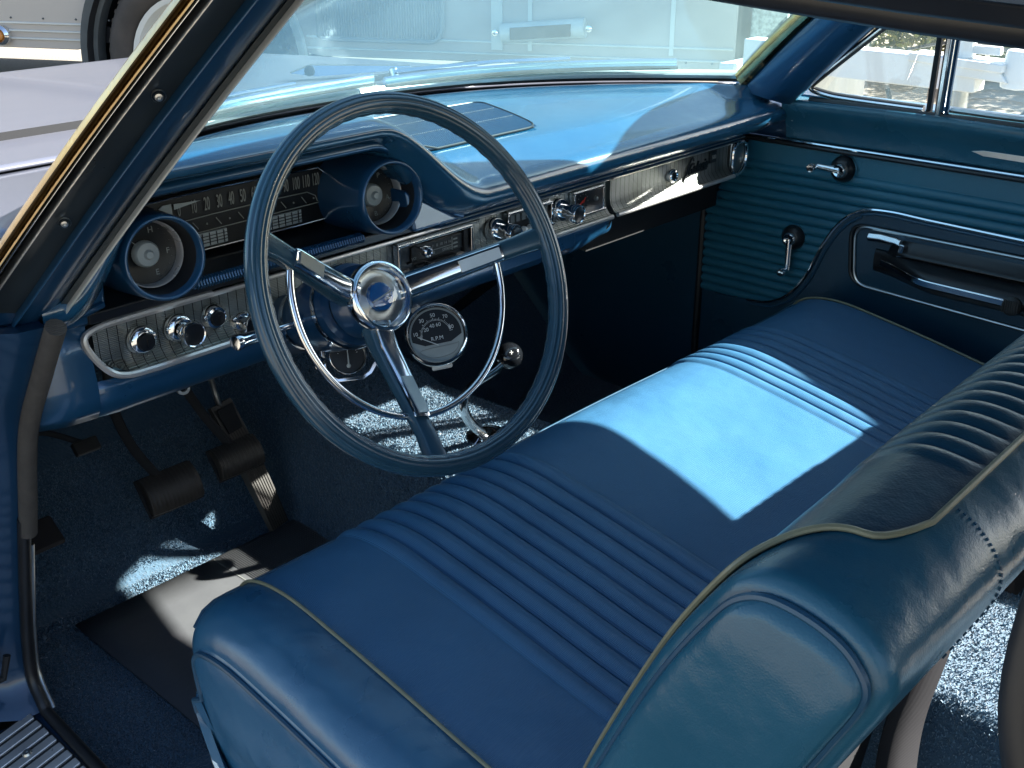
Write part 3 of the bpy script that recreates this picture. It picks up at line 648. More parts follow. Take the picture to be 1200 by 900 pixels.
b = MB(); b.prism([(-.548, SPY-.003, .966), (-.52, SPY-.003, .984), (-.508, SPY-.003, .984), (-.508, SPY-.003, .960), (-.53, SPY-.003, .952)], (0, .002, 0)); b.build('lens_reflector', M_silver, spo)
# pods
def pod(cx_, cz_, r, letters):
    ax = V(-.10, -1, .10); ax /= np.linalg.norm(ax); o = V(cx_, -.048, cz_)
    b = MB(); b.lathe([(r+.006, -.11), (r+.004, -.06), (r+.0015, -.012), (r, .0), (r-.002, .0015), (r-.004, .0), (r-.006, -.02), (r-.008, -.055)], o, ax, 56); pd = b.build('gauge_pod', M_paint, dash, sharp=80)
    b = MB(); b.lathe([(r-.0052, -.012), (r-.0065, -.02), (r-.0085, -.054)], o, ax, 48); b.build('pod_liner', M_seal, pd)
    b = MB(); b.lathe([(r-.0075, -.05), (r-.012, -.052), (0, -.052)], o, ax, 48); b.build('dial', M_dial, pd)
    b = MB(); b.lathe([(r-.0087, -.048), (r-.0092, -.036), (r-.0110, -.038), (r-.0118, -.050)], o, ax, 48); b.build('dial_ring', M_chromeb, pd)
    b = MB(); b.lathe([(.0155, -.05), (.015, -.042), (.013, -.039), (.006, -.038), (.004, -.034), (0, -.034)], o+V(-.003, 0, .0), ax, 32); b.build('dial_cap', M_silver, pd)
    ux = np.cross(V(0, 0, 1), -ax)*1; ux = np.cross(ax, V(0, 0, 1)); ux /= np.linalg.norm(ux); ux = -ux if ux[0] < 0 else ux; uy = np.cross(-ax, -ux); uy = uy if uy[2] > 0 else -uy
    b = MB()
    for ang, s_ in letters: text(b, 't', s_, .0095, o-ax*.0515+(r-.021)*(ux*math.cos(ang)+uy*math.sin(ang)), ux, uy, M_dim, None)
    for k in range(9): a_ = -1.2+k*.3; q = o-ax*.0512+(r-.0165)*(ux*math.cos(a_)+uy*math.sin(a_)); b.lathe([(.0006, 0), (.0004, .0008)], q, ax, 5)
    b.build('dial_lettering', M_dim, pd)
    b = MB(); q = o-ax*.049; b.prism([q+ux*.0+uy*.0015, q-ux*(r-.018)*.75+uy*(r-.016)*.72, q-uy*.0015], ax*.001); b.build('dial_needle', M_silver, pd)
pod(-.582, .955, .0475, [(-.1, 'F'), (-1.2, 'E'), (1.2, 'H')])
pod(-.243, .958, .0485, [(1.0, 'P'), (-.3, 'A'), (-1.4, 'B')])
b = MB(); b.prism([(-.205, -.03, .958), (-.11, -.045, .90), (-.205, -.045, .900)], (0, .05, 0)); b.build('cluster_cheek', M_paint, dash, bevel=.006)
b = MB(); b.prism([(-.70, .0, .885), (-.635, .0, .885), (-.630, .0, .99), (-.66, .0, .99)], (0, .05, 0)); b.build('cluster_cheek', M_paint, dash, bevel=.006)

# chrome lower strip: grooved metal panel with a flared bottom, chrome beads above and below
def strip(xa, xb_, name, lr=0, parent=dash, m=M_panel, n=30):
    b = MB(); secs = []
    for x in lin(xa, xb_, n):
        dz = 0
        if lr: dd = min(x-xa, lr)/lr; dz = (1-math.sqrt(max(0, 1-(1-dd)**2)))*.020
        secs.append([V(x, y, z) for y, z in ((.020, .878), (.006, .877), (.006, .845), (.004, .832+dz*.3), (-.004, .822+dz), (-.010, .819+dz), (.02, .819+dz))])
    b.loft(secs); return b.build(name, m, parent, sharp=35)
pnl = strip(-.655, .283, 'lower_panel', lr=.05)
glv = strip(.297, .668, 'glove_box_door'); glv['label'] = 'grooved metal glove box door'
b = MB(); b.tube([(-.655, .0, .880), (.283, .0, .880)], .0032, 8); b.tube([(.297, .0, .880), (.668, .0, .880)], .0032, 8); b.tube([(.297, -.012, .8175), (.668, -.012, .8175)], .0042, 8); b.build('chrome_bead', M_chromeb, dash)
b = MB(); b.tube(catmull([(-.50, .0, .8815), (-.60, .0, .8815), (-.648, .0, .880), (-.668, -.001, .872), (-.664, -.004, .852), (-.648, -.008, .828), (-.628, -.011, .8185), (-.59, -.012, .8165)], 6)+[V(.283, -.012, .8165)], .0042, 8); b.build('chrome_bead', M_chromeb, dash)
# end cap on the passenger side
b = MB(); cp = [V(x, 0, z) for x, z in [(.673, .879), (.713, .879), (.722, .862), (.722, .838), (.71, .822), (.695, .814), (.678, .818), (.673, .826)]]
b.prism(cp, (0, .03, 0)); ec = b.build('end_cap', M_brush, dash, bevel=.004)
b = MB(); b.tube([q+V(0, -.004, 0) for q in chaikin(cp, 2, True)], .0038, 8, closed=True); b.build('cap_rim', M_chrome, ec)
# glove box lock and script
b = MB(); b.lathe([(.0125, .0), (.0125, .008), (.010, .011), (.008, .009), (0, .009)], (.474, .005, .851), (0, -1, 0), 24); lk = b.build('lock', M_chrome, glv)
b = MB(); b.lathe([(.0065, .010), (0, .0102)], (.474, .005, .851), (0, -1, 0), 16); b.box((.474, -.006, .851), (.0012, .002, .006)); b.build('key_slot', M_black, lk)
b = MB(); text(b, 'script', 'Galaxie', .030, (.560, .0035, .851), (1, 0, .06), (0, 0, 1), M_black, None, depth=.003, shear=.55, sx=.72, bold=.0004)
b.tube(catmull([(.515, .003, .834), (.524, .003, .845), (.535, .003, .866), (.542, .003, .872), (.546, .003, .866)], 5), .0018, 6); b.tube(catmull([(.500, .003, .822), (.512, .003, .826), (.524, .003, .838), (.560, .003, .842), (.592, .003, .843)], 5), .0012, 6)
b.build('script_emblem', M_black, glv)
b = MB(); b.box((.612, .004, .862), (.022, .004, .022)); em = b.build('emblem_block', M_black, glv, bevel=.001)
b = MB(); text(b, 'n', '500', .011, (.612, .001, .862), (1, 0, 0), (0, 0, 1), M_dim, None, sx=.9); b.build('emblem_numbers', M_dim, em)
# knobs on the lower panel
def knob(x, z, r, stalk, name, dark=True, bez=None, lab=None):
    ax = V(0, -1, 0)
    b = MB(); br = bez or r*1.15
    b.lathe([(br, 0), (br*.98, .004), (br*.80, .009), (br*.62, .010), (br*.6, .005), (0, .005)], (x, .004, z), ax, 32)
    kb = b.build('knob_bezel', M_chrome, dash)
    b = MB()
    for k in range(10): a_ = R_(30+k*27); b.lathe([(.0007, 0), (.0005, .001)], V(x, -.0045, z)+.9*br*V(math.cos(a_), 0, math.sin(a_)), ax, 5)
    b.build('bezel_marks', M_black, kb)
    if stalk:
        b = MB(); b.lathe([(r*.62, .004), (r*.58, stalk*.6), (r*.95, stalk*.78), (r, stalk), (r*.93, stalk+.003), (r*.86, stalk+.002)], (x, .0, z), ax, 32); kk = b.build(name, M_chrome, dash)
        b = MB(); b.lathe([(r*.88, stalk+.001), (r*.80, stalk+.0005), (0, stalk-.001)], (x, .0, z), ax, 28); b.build('knob_face', M_black if dark else M_brush, kk)
    else:
        b = MB(); b.lathe([(br*.60, .004), (br*.55, .010), (0, .011)], (x, .0, z), ax, 24); b.box((x, -.0115, z), (.0016, .002, .009)); b.build(name, M_black if dark else M_brush, dash)
knob(-.598, .849, .010, 0, 'ignition_lock', bez=.0185)
knob(-.549, .850, .0155, .030, 'headlight_knob', bez=.0185)
knob(-.500, .851, .009, 0, 'wiper_switch', bez=.0165)
knob(-.462, .834, .0145, .026, 'heater_knob', bez=.015)
# centre: radio, heater slides, clock
def recess(xa, xb_, za, zb_, name, fr=.004):
    b = MB(); b.box(((xa+xb_)/2, -.001, zb_+fr*.4), (xb_-xa+2*fr, .012, fr)); b.box(((xa+xb_)/2, -.004, za-fr*.4), (xb_-xa+2*fr, .014, fr)); b.box((xa-fr/2, -.001, (za+zb_)/2), (fr, .012, zb_-za)); b.box((xb_+fr/2, -.001, (za+zb_)/2), (fr, .012, zb_-za))
    f = b.build('frame', M_chrome, None, bevel=.001); return f
def comp(xa, xb_, za, zb_, name, deep=0.0):
    b = MB(); b.box(((xa+xb_)/2, .0045, (za+zb_)/2), (xb_-xa, .006, zb_-za)); o = b.build(name, M_black, dash)
    f = recess(xa, xb_, za, zb_, name); f.name = name+'_frame'; f.parent = o; f.matrix_parent_inverse = o.matrix_world.inverted()
    return o
ra = comp(-.198, -.056, .828, .870, 'radio')
b = MB(); b.box((-.120, .0005, .853), (.105, .004, .022)); b.build('tuner_face', M_dial, ra, bevel=.001)
b = MB(); b.box((-.066, .000, .852), (.007, .010, .034)); b.box((-.125, -.001, .834), (.080, .006, .0035)); b.box((-.125, .0, .8415), (.11, .004, .0015)); b.build('tape_door', M_matt, ra)
b = MB(); b.tube([(-.155, -.0018, .851), (-.08, -.0018, .851)], .0005, 5); b.tube([(-.092, -.0018, .843), (-.092, -.0018, .862)], .0007, 5)
for i, s_ in enumerate(['55', '6', '7', '8', '10', '14', '16']): text(b, 't', s_, .0058, (-.148+i*.0085, -.0018, .8565), (1, 0, 0), (0, 0, 1), M_dim, None, depth=.0003)
for i, s_ in enumerate(['VOL', 'TONE', 'STEREO']): text(b, 't', s_, .0058, (-.168+i*.033, -.0018, .8465), (1, 0, 0), (0, 0, 1), M_dim, None, depth=.0003)
for z_ in (.846, .852, .858): b.box((-.085, -.0018, z_), (.008, .0006, .0022))
b.build('tuner_marks', M_dim, ra)
for x, z in ((-.162, .860), (-.145, .832)):
    b = MB(); b.lathe([(.005, .0), (.005, .016), (.0075, .018), (.008, .026), (.006, .028), (.005, .026), (0, .026)], (x, .0, z), (0, -1, 0), 20); b.build('radio_knob', M_chrome, ra)
ht = comp(.030, .128, .838, .870, 'heater_control')
b = MB()
for k in range(7): b.box((.040+k*.013, -.0005, .861), (.0095, .004, .012))
b.build('slide_windows', M_rvdark, ht, bevel=.0006)
b = MB()
for k in range(7): b.lathe([(.0045, 0), (.0045, .006), (.003, .009), (0, .0095)], (.036+k*.0145, -.001, .8405), (0, -1, .0), 12)
b.build('slide_buttons', M_white, ht)
for x, z, nm in ((.002, .853, 'left'), (.153, .853, 'right')):
    b = MB(); b.lathe([(.0185, 0), (.0185, .012), (.016, .016), (.011, .016), (.010, .030), (.0145, .033), (.0155, .046), (.014, .049), (.0125, .047)], (x, .004, z), (0, -1, 0), 32); kk = b.build('radio_dial_knob', M_chrome, dash)
    b = MB(); b.lathe([(.0127, .0475), (.011, .046), (0, .045)], (x, .004, z), (0, -1, 0), 24); b.build('knob_face', M_black, kk)
ck = comp(.190, .262, .836, .871, 'clock')
b = MB()
for k in range(12): a_ = 2*PI*k/12; b.lathe([(.0012, 0), (.0009, .001)], V(.217, .001, .853)+.0135*V(math.cos(a_), 0, math.sin(a_)), (0, -1, 0), 6)
b.build('hour_marks', M_dim, ck)
b = MB(); b.prism([(.216, .0, .852), (.2225, .0, .860), (.2245, .0, .8595), (.2185, .0, .852)], (0, .001, 0)); b.prism([(.2165, -.0005, .8545), (.2055, -.0005, .846), (.205, -.0005, .849), (.216, -.0005, .8565)], (0, .001, 0)); b.lathe([(.003, 0), (.002, .002)], (.217, .001, .853), (0, -1, 0), 10); b.build('clock_hands', M_red, ck)
b = MB(); b.lathe([(.004, 0), (.003, .005), (0, .006)], (.250, .001, .853), (0, -1, 0), 12); b.build('setting_knob', M_brush, ck)
# ribbed trims above radio and clock
for xa, xb_ in ((-.20, -.03), (.03, .13), (.188, .266)):
    b = MB()
    for k in range(int((xb_-xa)/.0042)): b.box((xa+k*.0042, -.003, .8745), (.003, .004, .0042))
    b.box(((xa+xb_)/2, -.0005, .8745), (xb_-xa, .003, .004)); b.build('knurled_trim', M_brush, dash)
# painted lower dash
b = MB(); secs = []
lowp = lambda d: chaikin([(.0, .815, 0), (-.006, .806, 0), (-.004, .785, 0), (.006, .770, 0), (.022, .764, 0), (.05, .766, 0)], 2)
for x in lin(-.745, .288, 50):
    k = sstep(x, .20, .288); k2 = sstep(x, -.66, -.745)
    secs.append([V(x+.0, p_[0]+.045*(sstep(-x, .64, .745)), p_[1]+(.815-p_[1])*k*.30) for p_ in lowp(0)])
b.loft(secs, closed=False, caps=False); b.build('lower_dash', M_paint, dash, sharp=80, solid=.003)
# upright painted end at the left, wrapping from pad to lower edge
b = MB(); b.loft([[V(x, y+yy*1.0, z) for x, yy in ((-.743, .055), (-.735, .02), (-.70, .004), (-.664, .0), (-.655, .02))] for z, y in ((.985, -.045), (.95, -.035), (.915, -.012), (.90, .010), (.89, .012), (.885, .004), (.85, .0), (.818, -.004), (.80, -.004), (.785, -.001), (.77, .01))], closed=False, caps=False); b.build('dash_end', M_paint, dash, sharp=60, solid=.003)
b = MB(); b.tube([(-.735, .03, .905), (-.70, -.002, .903), (-.665, -.008, .903), (-.64, .0, .905)], .004, 8); b.build('end_crease', M_paint, dash)
b = MB(); b.box((-.53, .0, .775), (.20, .006, .012)); 
b = MB(); b.box((.09, -.004, .797), (.20, .008, .030)); b.build('ashtray', M_paint, dash, bevel=.004)
b = MB(); b.tube([(.283, -.010, .815), (.279, -.008, .80), (.27, .0, .79)], .0012, 5); b.build('panel_seam', M_matt, dash)
b = MB(); b.grid(lambda x, t: V(x, .02+.10*t, .815-.0*t), lin(.297, .73, 3), [0, 1]); b.box((.50, .16, .80), (.42, .22, .12)); b.build('glove_box_bin', M_matt, dash)
b = MB(); b.box((-.1, .22, .90), (1.3, .2, .10)); b.build('dash_carcass', M_matt, dash)
b = MB(); b.tube([(-.47, .14, .755), (-.40, .13, .752), (-.30, .14, .76)], .01, 8); b.build('wiring', M_matt, dash)

b = MB(); b.tube([(.36, .10, .80), (.50, .62, .42)], .008, 8, flat=1.5); o = b.build('brace', M_black, None); tag(o, 'dark slanted metal brace in the passenger footwell under the glove box', 'brace')
# under dash bracket ring seen beside the clutch arm
o_ = V(-.50, .10, .725); b = MB(); b.lathe([(.009, 0), (.009, .006), (.005, .006), (.005, 0)], o_, (-.2, -1, .3), 20, closed=True); b.tube([(-.50, .10, .73), (-.50, .12, .77)], .004, 6)
o = b.build('release_ring', M_brush, None); tag(o, 'small pale metal release ring hanging under the lower dash edge', 'ring')

# ================================================================== STEERING WHEEL
WC = V(-.3985, -.2668, .9298); t_ = R_(24.36); w_ = R_(-2.67)
e1 = V(math.cos(w_), math.sin(w_), 0); e2 = V(-math.sin(w_)*math.sin(t_), math.cos(w_)*math.sin(t_), math.cos(t_)); e3 = np.cross(e1, e2)
def L(u, v, q=0): return WC+e1*u+e2*v+e3*q
sw = thing('steering_wheel', 'large dark blue three spoke steering wheel with chrome horn ring', 'steering wheel', tuple(WC))
b = MB(); RM = .2025; secs = []; NR = 160
for k in range(NR):
    a = 2*PI*k/NR; ca, sa = math.cos(a), math.sin(a); row = []
    for j in range(48):
        q = 2*PI*j/48; ru, rw = .0120*math.cos(q), .0125*math.sin(q)
        # grooves on the driver side, finger bumps inside
        gr_ = -.0011*(1 if (rw > .003 and j % 4 < 2) else 0)
        if math.cos(q) < -.7: gr_ += .0006*math.sin(a*56)
        R0 = RM+.0005+(ru)*(1+gr_/.013); row.append(L(R0*ca, R0*sa, rw*(1+gr_/.013)))
    secs.append(row)
secs.append(secs[0]); b.loft(secs, caps=False); b.build('rim', M_wheel, sw, sharp=30)
HB = -.08
def spoke(au, av, name='spoke'):
    d = V(au, av); Ln = np.linalg.norm(d); d = d/Ln; pr = V(-d[1], d[0])
    secs = []
    st = [(.030, -.105, .018, .016), (.06, -.092, .016, .013), (.10, -.066, .0145, .011), (.14, -.040, .013, .010), (.17, -.020, .013, .009), (.199, -.005, .015, .010)]
    for r, q, hw, hh in st:
        row = [L(*(d*r+pr*a_), q+c_) for a_, c_ in chaikin([(-hw, -hh, 0), (hw, -hh, 0), (hw*.9, hh*.7, 0), (hw*.5, hh, 0), (-hw*.5, hh, 0), (-hw*.9, hh*.7, 0)], 2, True) for a_, c_ in [(a_, c_)]] if False else [L(*(d*r+pr*p_[0]), q+p_[1]) for p_ in chaikin([(-hw, -hh, 0), (hw, -hh, 0), (hw*.9, hh*.7, 0), (hw*.5, hh, 0), (-hw*.5, hh, 0), (-hw*.9, hh*.7, 0)], 2, True)]
        secs.append(row)
    b = MB(); b.loft(secs); s_ = b.build(name, M_wheel, sw, sharp=60)
    secs = []
    for r, q, hw, hh in [(.028, -.088, .012, .004), (.06, -.0755, .0115, .004), (.10, -.0515, .0105, .004), (.14, -.0265, .010, .004), (.146, -.024, .010, .003)]:
        secs.append([L(*(d*r+pr*p_[0]), q+p_[1]) for p_ in chaikin([(-hw, -.003, 0), (hw, -.003, 0), (hw, hh*.5, 0), (hw*.6, hh, 0), (-hw*.6, hh, 0), (-hw, hh*.5, 0)], 1, True)])
    b = MB(); b.loft(secs); b.build('chrome_insert', M_chrome, s_, sharp=30)
    secs = []
    for r, q, hw, hh in [(.098, -.0485, .007, .0015), (.12, -.0350, .007, .0015), (.142, -.0215, .0065, .0015)]:
        secs.append([L(*(d*r+pr*a_), q+c_) for a_, c_ in ((-hw, -.002), (hw, -.002), (hw, hh), (-hw, hh))])
    b = MB(); b.loft(secs); b.build('textured_insert', M_brush, s_)
for au, av in ((.205, .012), (-.182, .090), (-.052, -.196)): spoke(au, av)
b = MB(); HR = .145
angs = lin(R_(150), R_(365), 60)
b.tube([L(HR*math.cos(a), HR*math.sin(a), -.036-.004*math.sin((a-R_(150))/R_(215)*PI)) for a in angs], .0042, 10); b.build('horn_ring', M_chrome, sw)
b = MB(); ax = e3
b.lathe([(.030, -.150), (.036, -.135), (.045, -.125), (.043, -.110), (.038, -.100), (.040, -.092)], WC, ax, 48); b.build('hub', M_dkpaint, sw)
b = MB(); b.lathe([(.040, -.098), (.0425, -.090), (.0425, -.082), (.040, -.077), (.0375, -.076), (.0355, -.080), (.033, -.090), (.020, -.094)], WC, ax, 64); hb = b.build('horn_button', M_chrome, sw, sharp=60)
b = MB(); b.lathe([(.033, -.0885), (.026, -.091), (.018, -.089), (.016, -.086)], WC, ax, 48); b.build('button_dish', M_brush, hb)
b = MB(); b.lathe([(.0175, -.088), (.0165, -.083), (.010, -.080), (0, -.079)], WC, ax, 40); b.build('enamel_badge', M_blueenamel, hb)
b = MB(); b.box(L(0, 0, -.0795), (.034, .0016, .0030), axes=[e1*.97+e2*.24, np.cross(e3, e1*.97+e2*.24), e3])
for k in range(3):
    text(b, 't', 'ESS'[k], .0048, L(.001+k*.0040, -.0055+k*.001, -.0792), e1*.97+e2*.24, np.cross(e3, e1*.97+e2*.24), M_silver, None)
b.build('badge_bar', M_silver, hb)
b = MB(); b.lathe([(.0335, -.082), (.025, -.0755), (.012, -.072), (0, -.071)], WC, ax, 40); b.build('badge_lens', M_lens, hb)
# column
co = thing('steering_column', 'dark blue steering column with chrome turn signal lever', 'steering column', tuple(L(0, 0, -.15)))
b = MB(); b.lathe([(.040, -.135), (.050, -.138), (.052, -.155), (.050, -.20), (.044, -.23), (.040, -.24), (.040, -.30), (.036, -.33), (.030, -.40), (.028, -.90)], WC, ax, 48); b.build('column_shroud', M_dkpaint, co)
b = MB(); b.lathe([(.0525, -.150), (.0535, -.154), (.0525, -.158)], WC, ax, 48, closed=True); b.lathe([(.0415, -.245), (.0425, -.25), (.0415, -.255)], WC, ax, 48, closed=True); b.build('column_ring', M_chrome, co)
p0 = L(-.045, .0, -.185); p1 = V(-.528, -.115, .862)
b = MB(); b.tube([p0, p0*.3+p1*.7, p1], [.0045, .004, .004], 10)
b.build('signal_lever', M_chrome, co)
dv = (p1-p0)/np.linalg.norm(p1-p0); b = MB(); b.lathe([(.0055, -.012), (.0075, -.008), (.0078, .012), (.009, .016), (.0095, .022), (.008, .025), (0, .026)], p1, dv, 20); b.build('lever_knob', M_chrome, co)
b = MB(); b.tube([L(-.03, -.045, -.22), L(-.03, -.055, -.20), V(-.44, -.12, .80)], .004, 8); b.build('column_rod', M_chrome, co)

# ================================================================== TACHOMETER + small gauge
TC = V(-.180, -.055, .748); TN = V(-.62, -.66, .52); TN /= np.linalg.norm(TN)
tu = np.cross(V(0, 0, 1), TN); tu /= np.linalg.norm(tu); tv = np.cross(TN, tu)
rot_ = R_(10); tu, tv = tu*math.cos(rot_)+tv*math.sin(rot_), -tu*math.sin(rot_)+tv*math.cos(rot_)
ta = thing('tachometer', 'round chrome tachometer with silver and black face under the dash', 'gauge', tuple(TC))
r_ = .0450
b = MB(); b.lathe([(r_*.55, -.075), (r_*.9, -.06), (r_*.98, -.01), (r_*.98, 0)], TC, TN, 48); b.build('housing', M_silver, ta)
b = MB(); b.lathe([(r_, -.008), (r_*1.02, .0), (r_*.99, .008), (r_*.93, .011), (r_*.87, .008), (r_*.85, .002)], TC, TN, 64); b.build('bezel', M_chrome, ta, sharp=60)
b = MB(); b.lathe([(r_*.9, .001), (0, .001)], TC, TN, 48); b.build('dial', M_silver, ta)
def tp(x, y, h=.002): return TC+tu*x*r_+tv*y*r_+TN*h
b = MB(); bl = [(math.cos(a)*.80, math.sin(a)*.80) for a in lin(R_(-8), R_(188), 30)]; bl = [(.74, -.14)]+[(x, y) for x, y in bl]+[(-.74, -.14), (-.42, -.30), (.42, -.30)]
b.prism([tp(x, y, .0012) for x, y in bl], TN*.0008); b.build('dial_arc', M_dial, ta)
b = MB()
for s_, a_, rr_ in (('10', 172, .66), ('30', 128, .62), ('50', 90, .60), ('70', 52, .62), ('0', 186, .5), ('20', 148, .34), ('40', 108, .28), ('60', 66, .30), ('80', 14, .52)):
    text(b, 't', s_, .0075, tp(rr_*math.cos(R_(a_)), rr_*math.sin(R_(a_))+ .02, .0024), tu, tv, M_white, None, depth=.0004)
for k in range(33):
    a_ = R_(178-k*5.4); b.tube([tp(.44*math.cos(a_), .44*math.sin(a_), .0024), tp((.50 if k % 4 else .54)*math.cos(a_), (.50 if k % 4 else .54)*math.sin(a_), .0024)], .00035, 4)
text(b, 't', 'R.P.M', .0078, tp(0, -.13, .0024), tu, tv, M_white, None, depth=.0004); b.build('dial_lettering', M_white, ta)
b = MB(); b.tube([tp(.0, -.35, .003), tp(-.60, .02, .003)], .0006, 5); b.build('needle', M_white, ta)
b = MB(); b.tube([tp(x, y, .0022) for x, y in chaikin([(-.62, -.40), (.60, -.40), (.66, -.34), (.60, -.55), (.3, -.74), (-.3, -.74), (-.60, -.52)], 2, True)], .0004, 5, closed=True); b.build('embossed_line', M_dim, ta)
b = MB(); b.box(TC-TN*.03-tv*.040+V(0, 0, -.004), (.03, .012, .006), axes=[tu, TN, tv]); b.tube([TC-TN*.04, V(-.16, .02, .775)], .008, 8); b.build('bracket', M_wht, ta, bevel=.002)

GC = V(-.345, -.058, .767); GN = V(-.5, -.8, .45); GN /= np.linalg.norm(GN); gu = np.cross(V(0, 0, 1), GN); gu /= np.linalg.norm(gu); gv = np.cross(GN, gu)
def gp_(x, y, h=0): return GC+gu*x+gv*y+GN*h
am = thing('temperature_gauge', 'small round dark gauge in a chrome bracket behind the steering wheel hub', 'gauge', tuple(GC))
gr2 = .0245
b = MB(); b.lathe([(gr2*.9, -.05), (gr2, -.01), (gr2*1.02, .003), (gr2*.95, .006), (gr2*.88, .003)], GC, GN, 48); b.build('bezel', M_chrome, am)
b = MB(); b.lathe([(gr2*.9, .0015), (0, .0015)], GC, GN, 40); b.build('dial', M_dial, am)
out = [(-.034, .03), (-.034, -.012), (-.030, -.026), (-.018, -.033), (.018, -.033), (.03, -.026), (.040, -.012), (.042, .03)]; inn = [(x*.86, y*.86 if y < 0 else y) for x, y in out]
b = MB(); n = len(out); vs = [gp_(*q, .0) for q in out]+[gp_(*q, .0) for q in inn]+[gp_(*q, -.012) for q in out]+[gp_(*q, -.012) for q in inn]
fs = []
for k in range(n-1): fs += [(k, k+1, n+k+1, n+k), (2*n+k, 3*n+k, 3*n+k+1, 2*n+k+1), (k, 2*n+k, 2*n+k+1, k+1), (n+k, n+k+1, 3*n+k+1, 3*n+k)]
b.add(vs, fs); b.build('bracket', M_chrome, am, bevel=.001)
b = MB()
for k, s_ in enumerate('TEMPERATURE'): a_ = R_(150-k*12); text(b, 't', s_, .0055, gp_(.0175*math.cos(a_), .0175*math.sin(a_), .002), gu*math.sin(a_)-gv*math.cos(a_), gu*math.cos(a_)+gv*math.sin(a_), M_white, None, depth=.0003)
for k in range(12): a_ = R_(160-k*13); b.tube([gp_(.0125*math.cos(a_), .0125*math.sin(a_), .002), gp_(.0138*math.cos(a_), .0138*math.sin(a_), .002)], .0003, 4)
b.build('dial_lettering', M_white, am)
b = MB(); b.tube([gp_(0, -.014, .003), gp_(.0005, .013, .003)], [.0012, .0005], 6); b.lathe([(.003, .002), (.002, .004), (0, .0045)], gp_(0, -.013), GN, 12); b.build('needle', M_silver, am)

# ================================================================== GEAR LEVER
gl = thing('gear_lever', 'curved chrome floor gear lever with black ball knob on the tunnel', 'gear lever', (.06, .075, .45))
b = MB(); P_ = catmull([(.060, .072, .445), (.028, .065, .475), (-.008, .055, .515), (-.026, .048, .548), (-.022, .043, .575), (.0, .036, .590), (.025, .026, .602), (.042, .022, .612)], 6)
b.tube(P_, [.0075]*len(P_), 14, flat=1.25); b.build('lever', M_chrome, gl)
kc = V(.054, .018, .622)
b = MB(); b.lathe([(.008, -.026), (.012, -.022), (.0195, -.012), (.0225, 0), (.0205, .010), (.014, .0175), (.008, .0195), (0, .020)], kc, (-.45, -.62, .62), 32); kn = b.build('knob', M_gloss, gl, sharp=70)
ka = V(-.45, -.62, .62); ka /= np.linalg.norm(ka); ku = np.cross(V(0, 0, 1), ka); ku /= np.linalg.norm(ku); kv = np.cross(ka, ku); b = MB()
def kp(x, y): rr2 = x*x+y*y; return kc+ku*x+kv*y+ka*(.0202-rr2*28)
for x in (-.009, 0, .009): b.tube([kp(x, -.008), kp(x, 0), kp(x, .008)], .0005, 5)
b.tube([kp(-.009, 0), kp(0, 0), kp(.009, 0)], .0005, 5); b.build('shift_pattern', M_white, kn)
b = MB(); b.lathe([(.042, -.002), (.040, .004), (.026, .008), (.018, .014), (.012, .014)], (.055, .075, .449), (-.1, 0, 1), 40); b.build('base_plate', M_chrome, gl)

# ================================================================== PEDALS
def pedal(name, lab, c, wx_, hz, tilt, arm, grooves=13, curv=.010, cat='pedal'):
    t = thing(name, lab, cat, c, 'pedals hanging in the driver footwell'); c = V(*c)
    ux = V(1, 0, 0); uy = V(0, math.sin(tilt), math.cos(tilt)); un = np.cross(ux, uy)
    b = MB(); sec = []
    for x in lin(-1, 1, grooves*6+1):
        hh = hz*(1-.06*x*x); rows = []
        bump = .0016*max(0, math.sin((x+1)*PI*grooves))
        for v in lin(-1, 1, 9): rows.append(c+ux*x*wx_+uy*v*hh+un*(-curv*v*v + bump*(abs(v) < .97)))
        for v in lin(1, -1, 5): rows.append(c+ux*x*wx_+uy*v*hh+un*(-curv*v*v-.013))
        sec.append(rows)
    b.loft(sec); b.build('pad', M_rubber, t, sharp=50)
    b = MB(); b.prism([c-ux*wx_*1.06-uy*hz*1.03-un*(.014+curv), c+ux*wx_*1.06-uy*hz*1.03-un*(.014+curv), c+ux*wx_*1.06+uy*hz*1.03-un*(.014+curv), c-ux*wx_*1.06+uy*hz*1.03-un*(.014+curv)], un*.005); b.build('backing_plate', M_matt, t, bevel=.002)
    b = MB(); b.tube(catmull(arm, 6), .006, 8, flat=1.3); b.build('arm', M_matt, t)
pedal('clutch_pedal', 'leftmost wide ribbed black rubber pedal on its long arm', (-.423, .30, .468), .046, .032, R_(35), [(-.432, .325, .475), (-.462, .34, .54), (-.487, .33, .62), (-.49, .32, .70), (-.49, .31, .80)])
pedal('brake_pedal', 'ribbed black rubber pedal overlapping the accelerator', (-.297, .30, .475), .042, .028, R_(35), [(-.30, .325, .485), (-.335, .35, .56), (-.362, .35, .64), (-.37, .34, .80)])
t = thing('accelerator_pedal', 'long narrow ribbed accelerator pedal beside the tunnel', 'pedal', (-.25, .35, .28), 'pedals hanging in the driver footwell')
a0, a1 = V(-.210, .335, .285), V(-.243, .43, .51)
ud = a1-a0; ln_ = np.linalg.norm(ud); ud /= ln_; ux = V(1, .1, 0); ux -= ud*(ux@ud); ux /= np.linalg.norm(ux); un = np.cross(ux, ud)
b = MB(); sec = []
for x in lin(-1, 1, 49):
    bump = .0016*max(0, math.sin((x+1)*PI*8))
    sec.append([a0+ud*v*ln_+ux*x*(.020+.003*v)+un*(.006*math.sin(v*PI)+bump*(v < .80)) for v in lin(0, 1, 12)]+[a0+ud*v*ln_+ux*x*(.020+.003*v)-un*.010 for v in (1, .5, 0)])
b.loft(sec); b.build('pad', M_rubber, t, sharp=50)
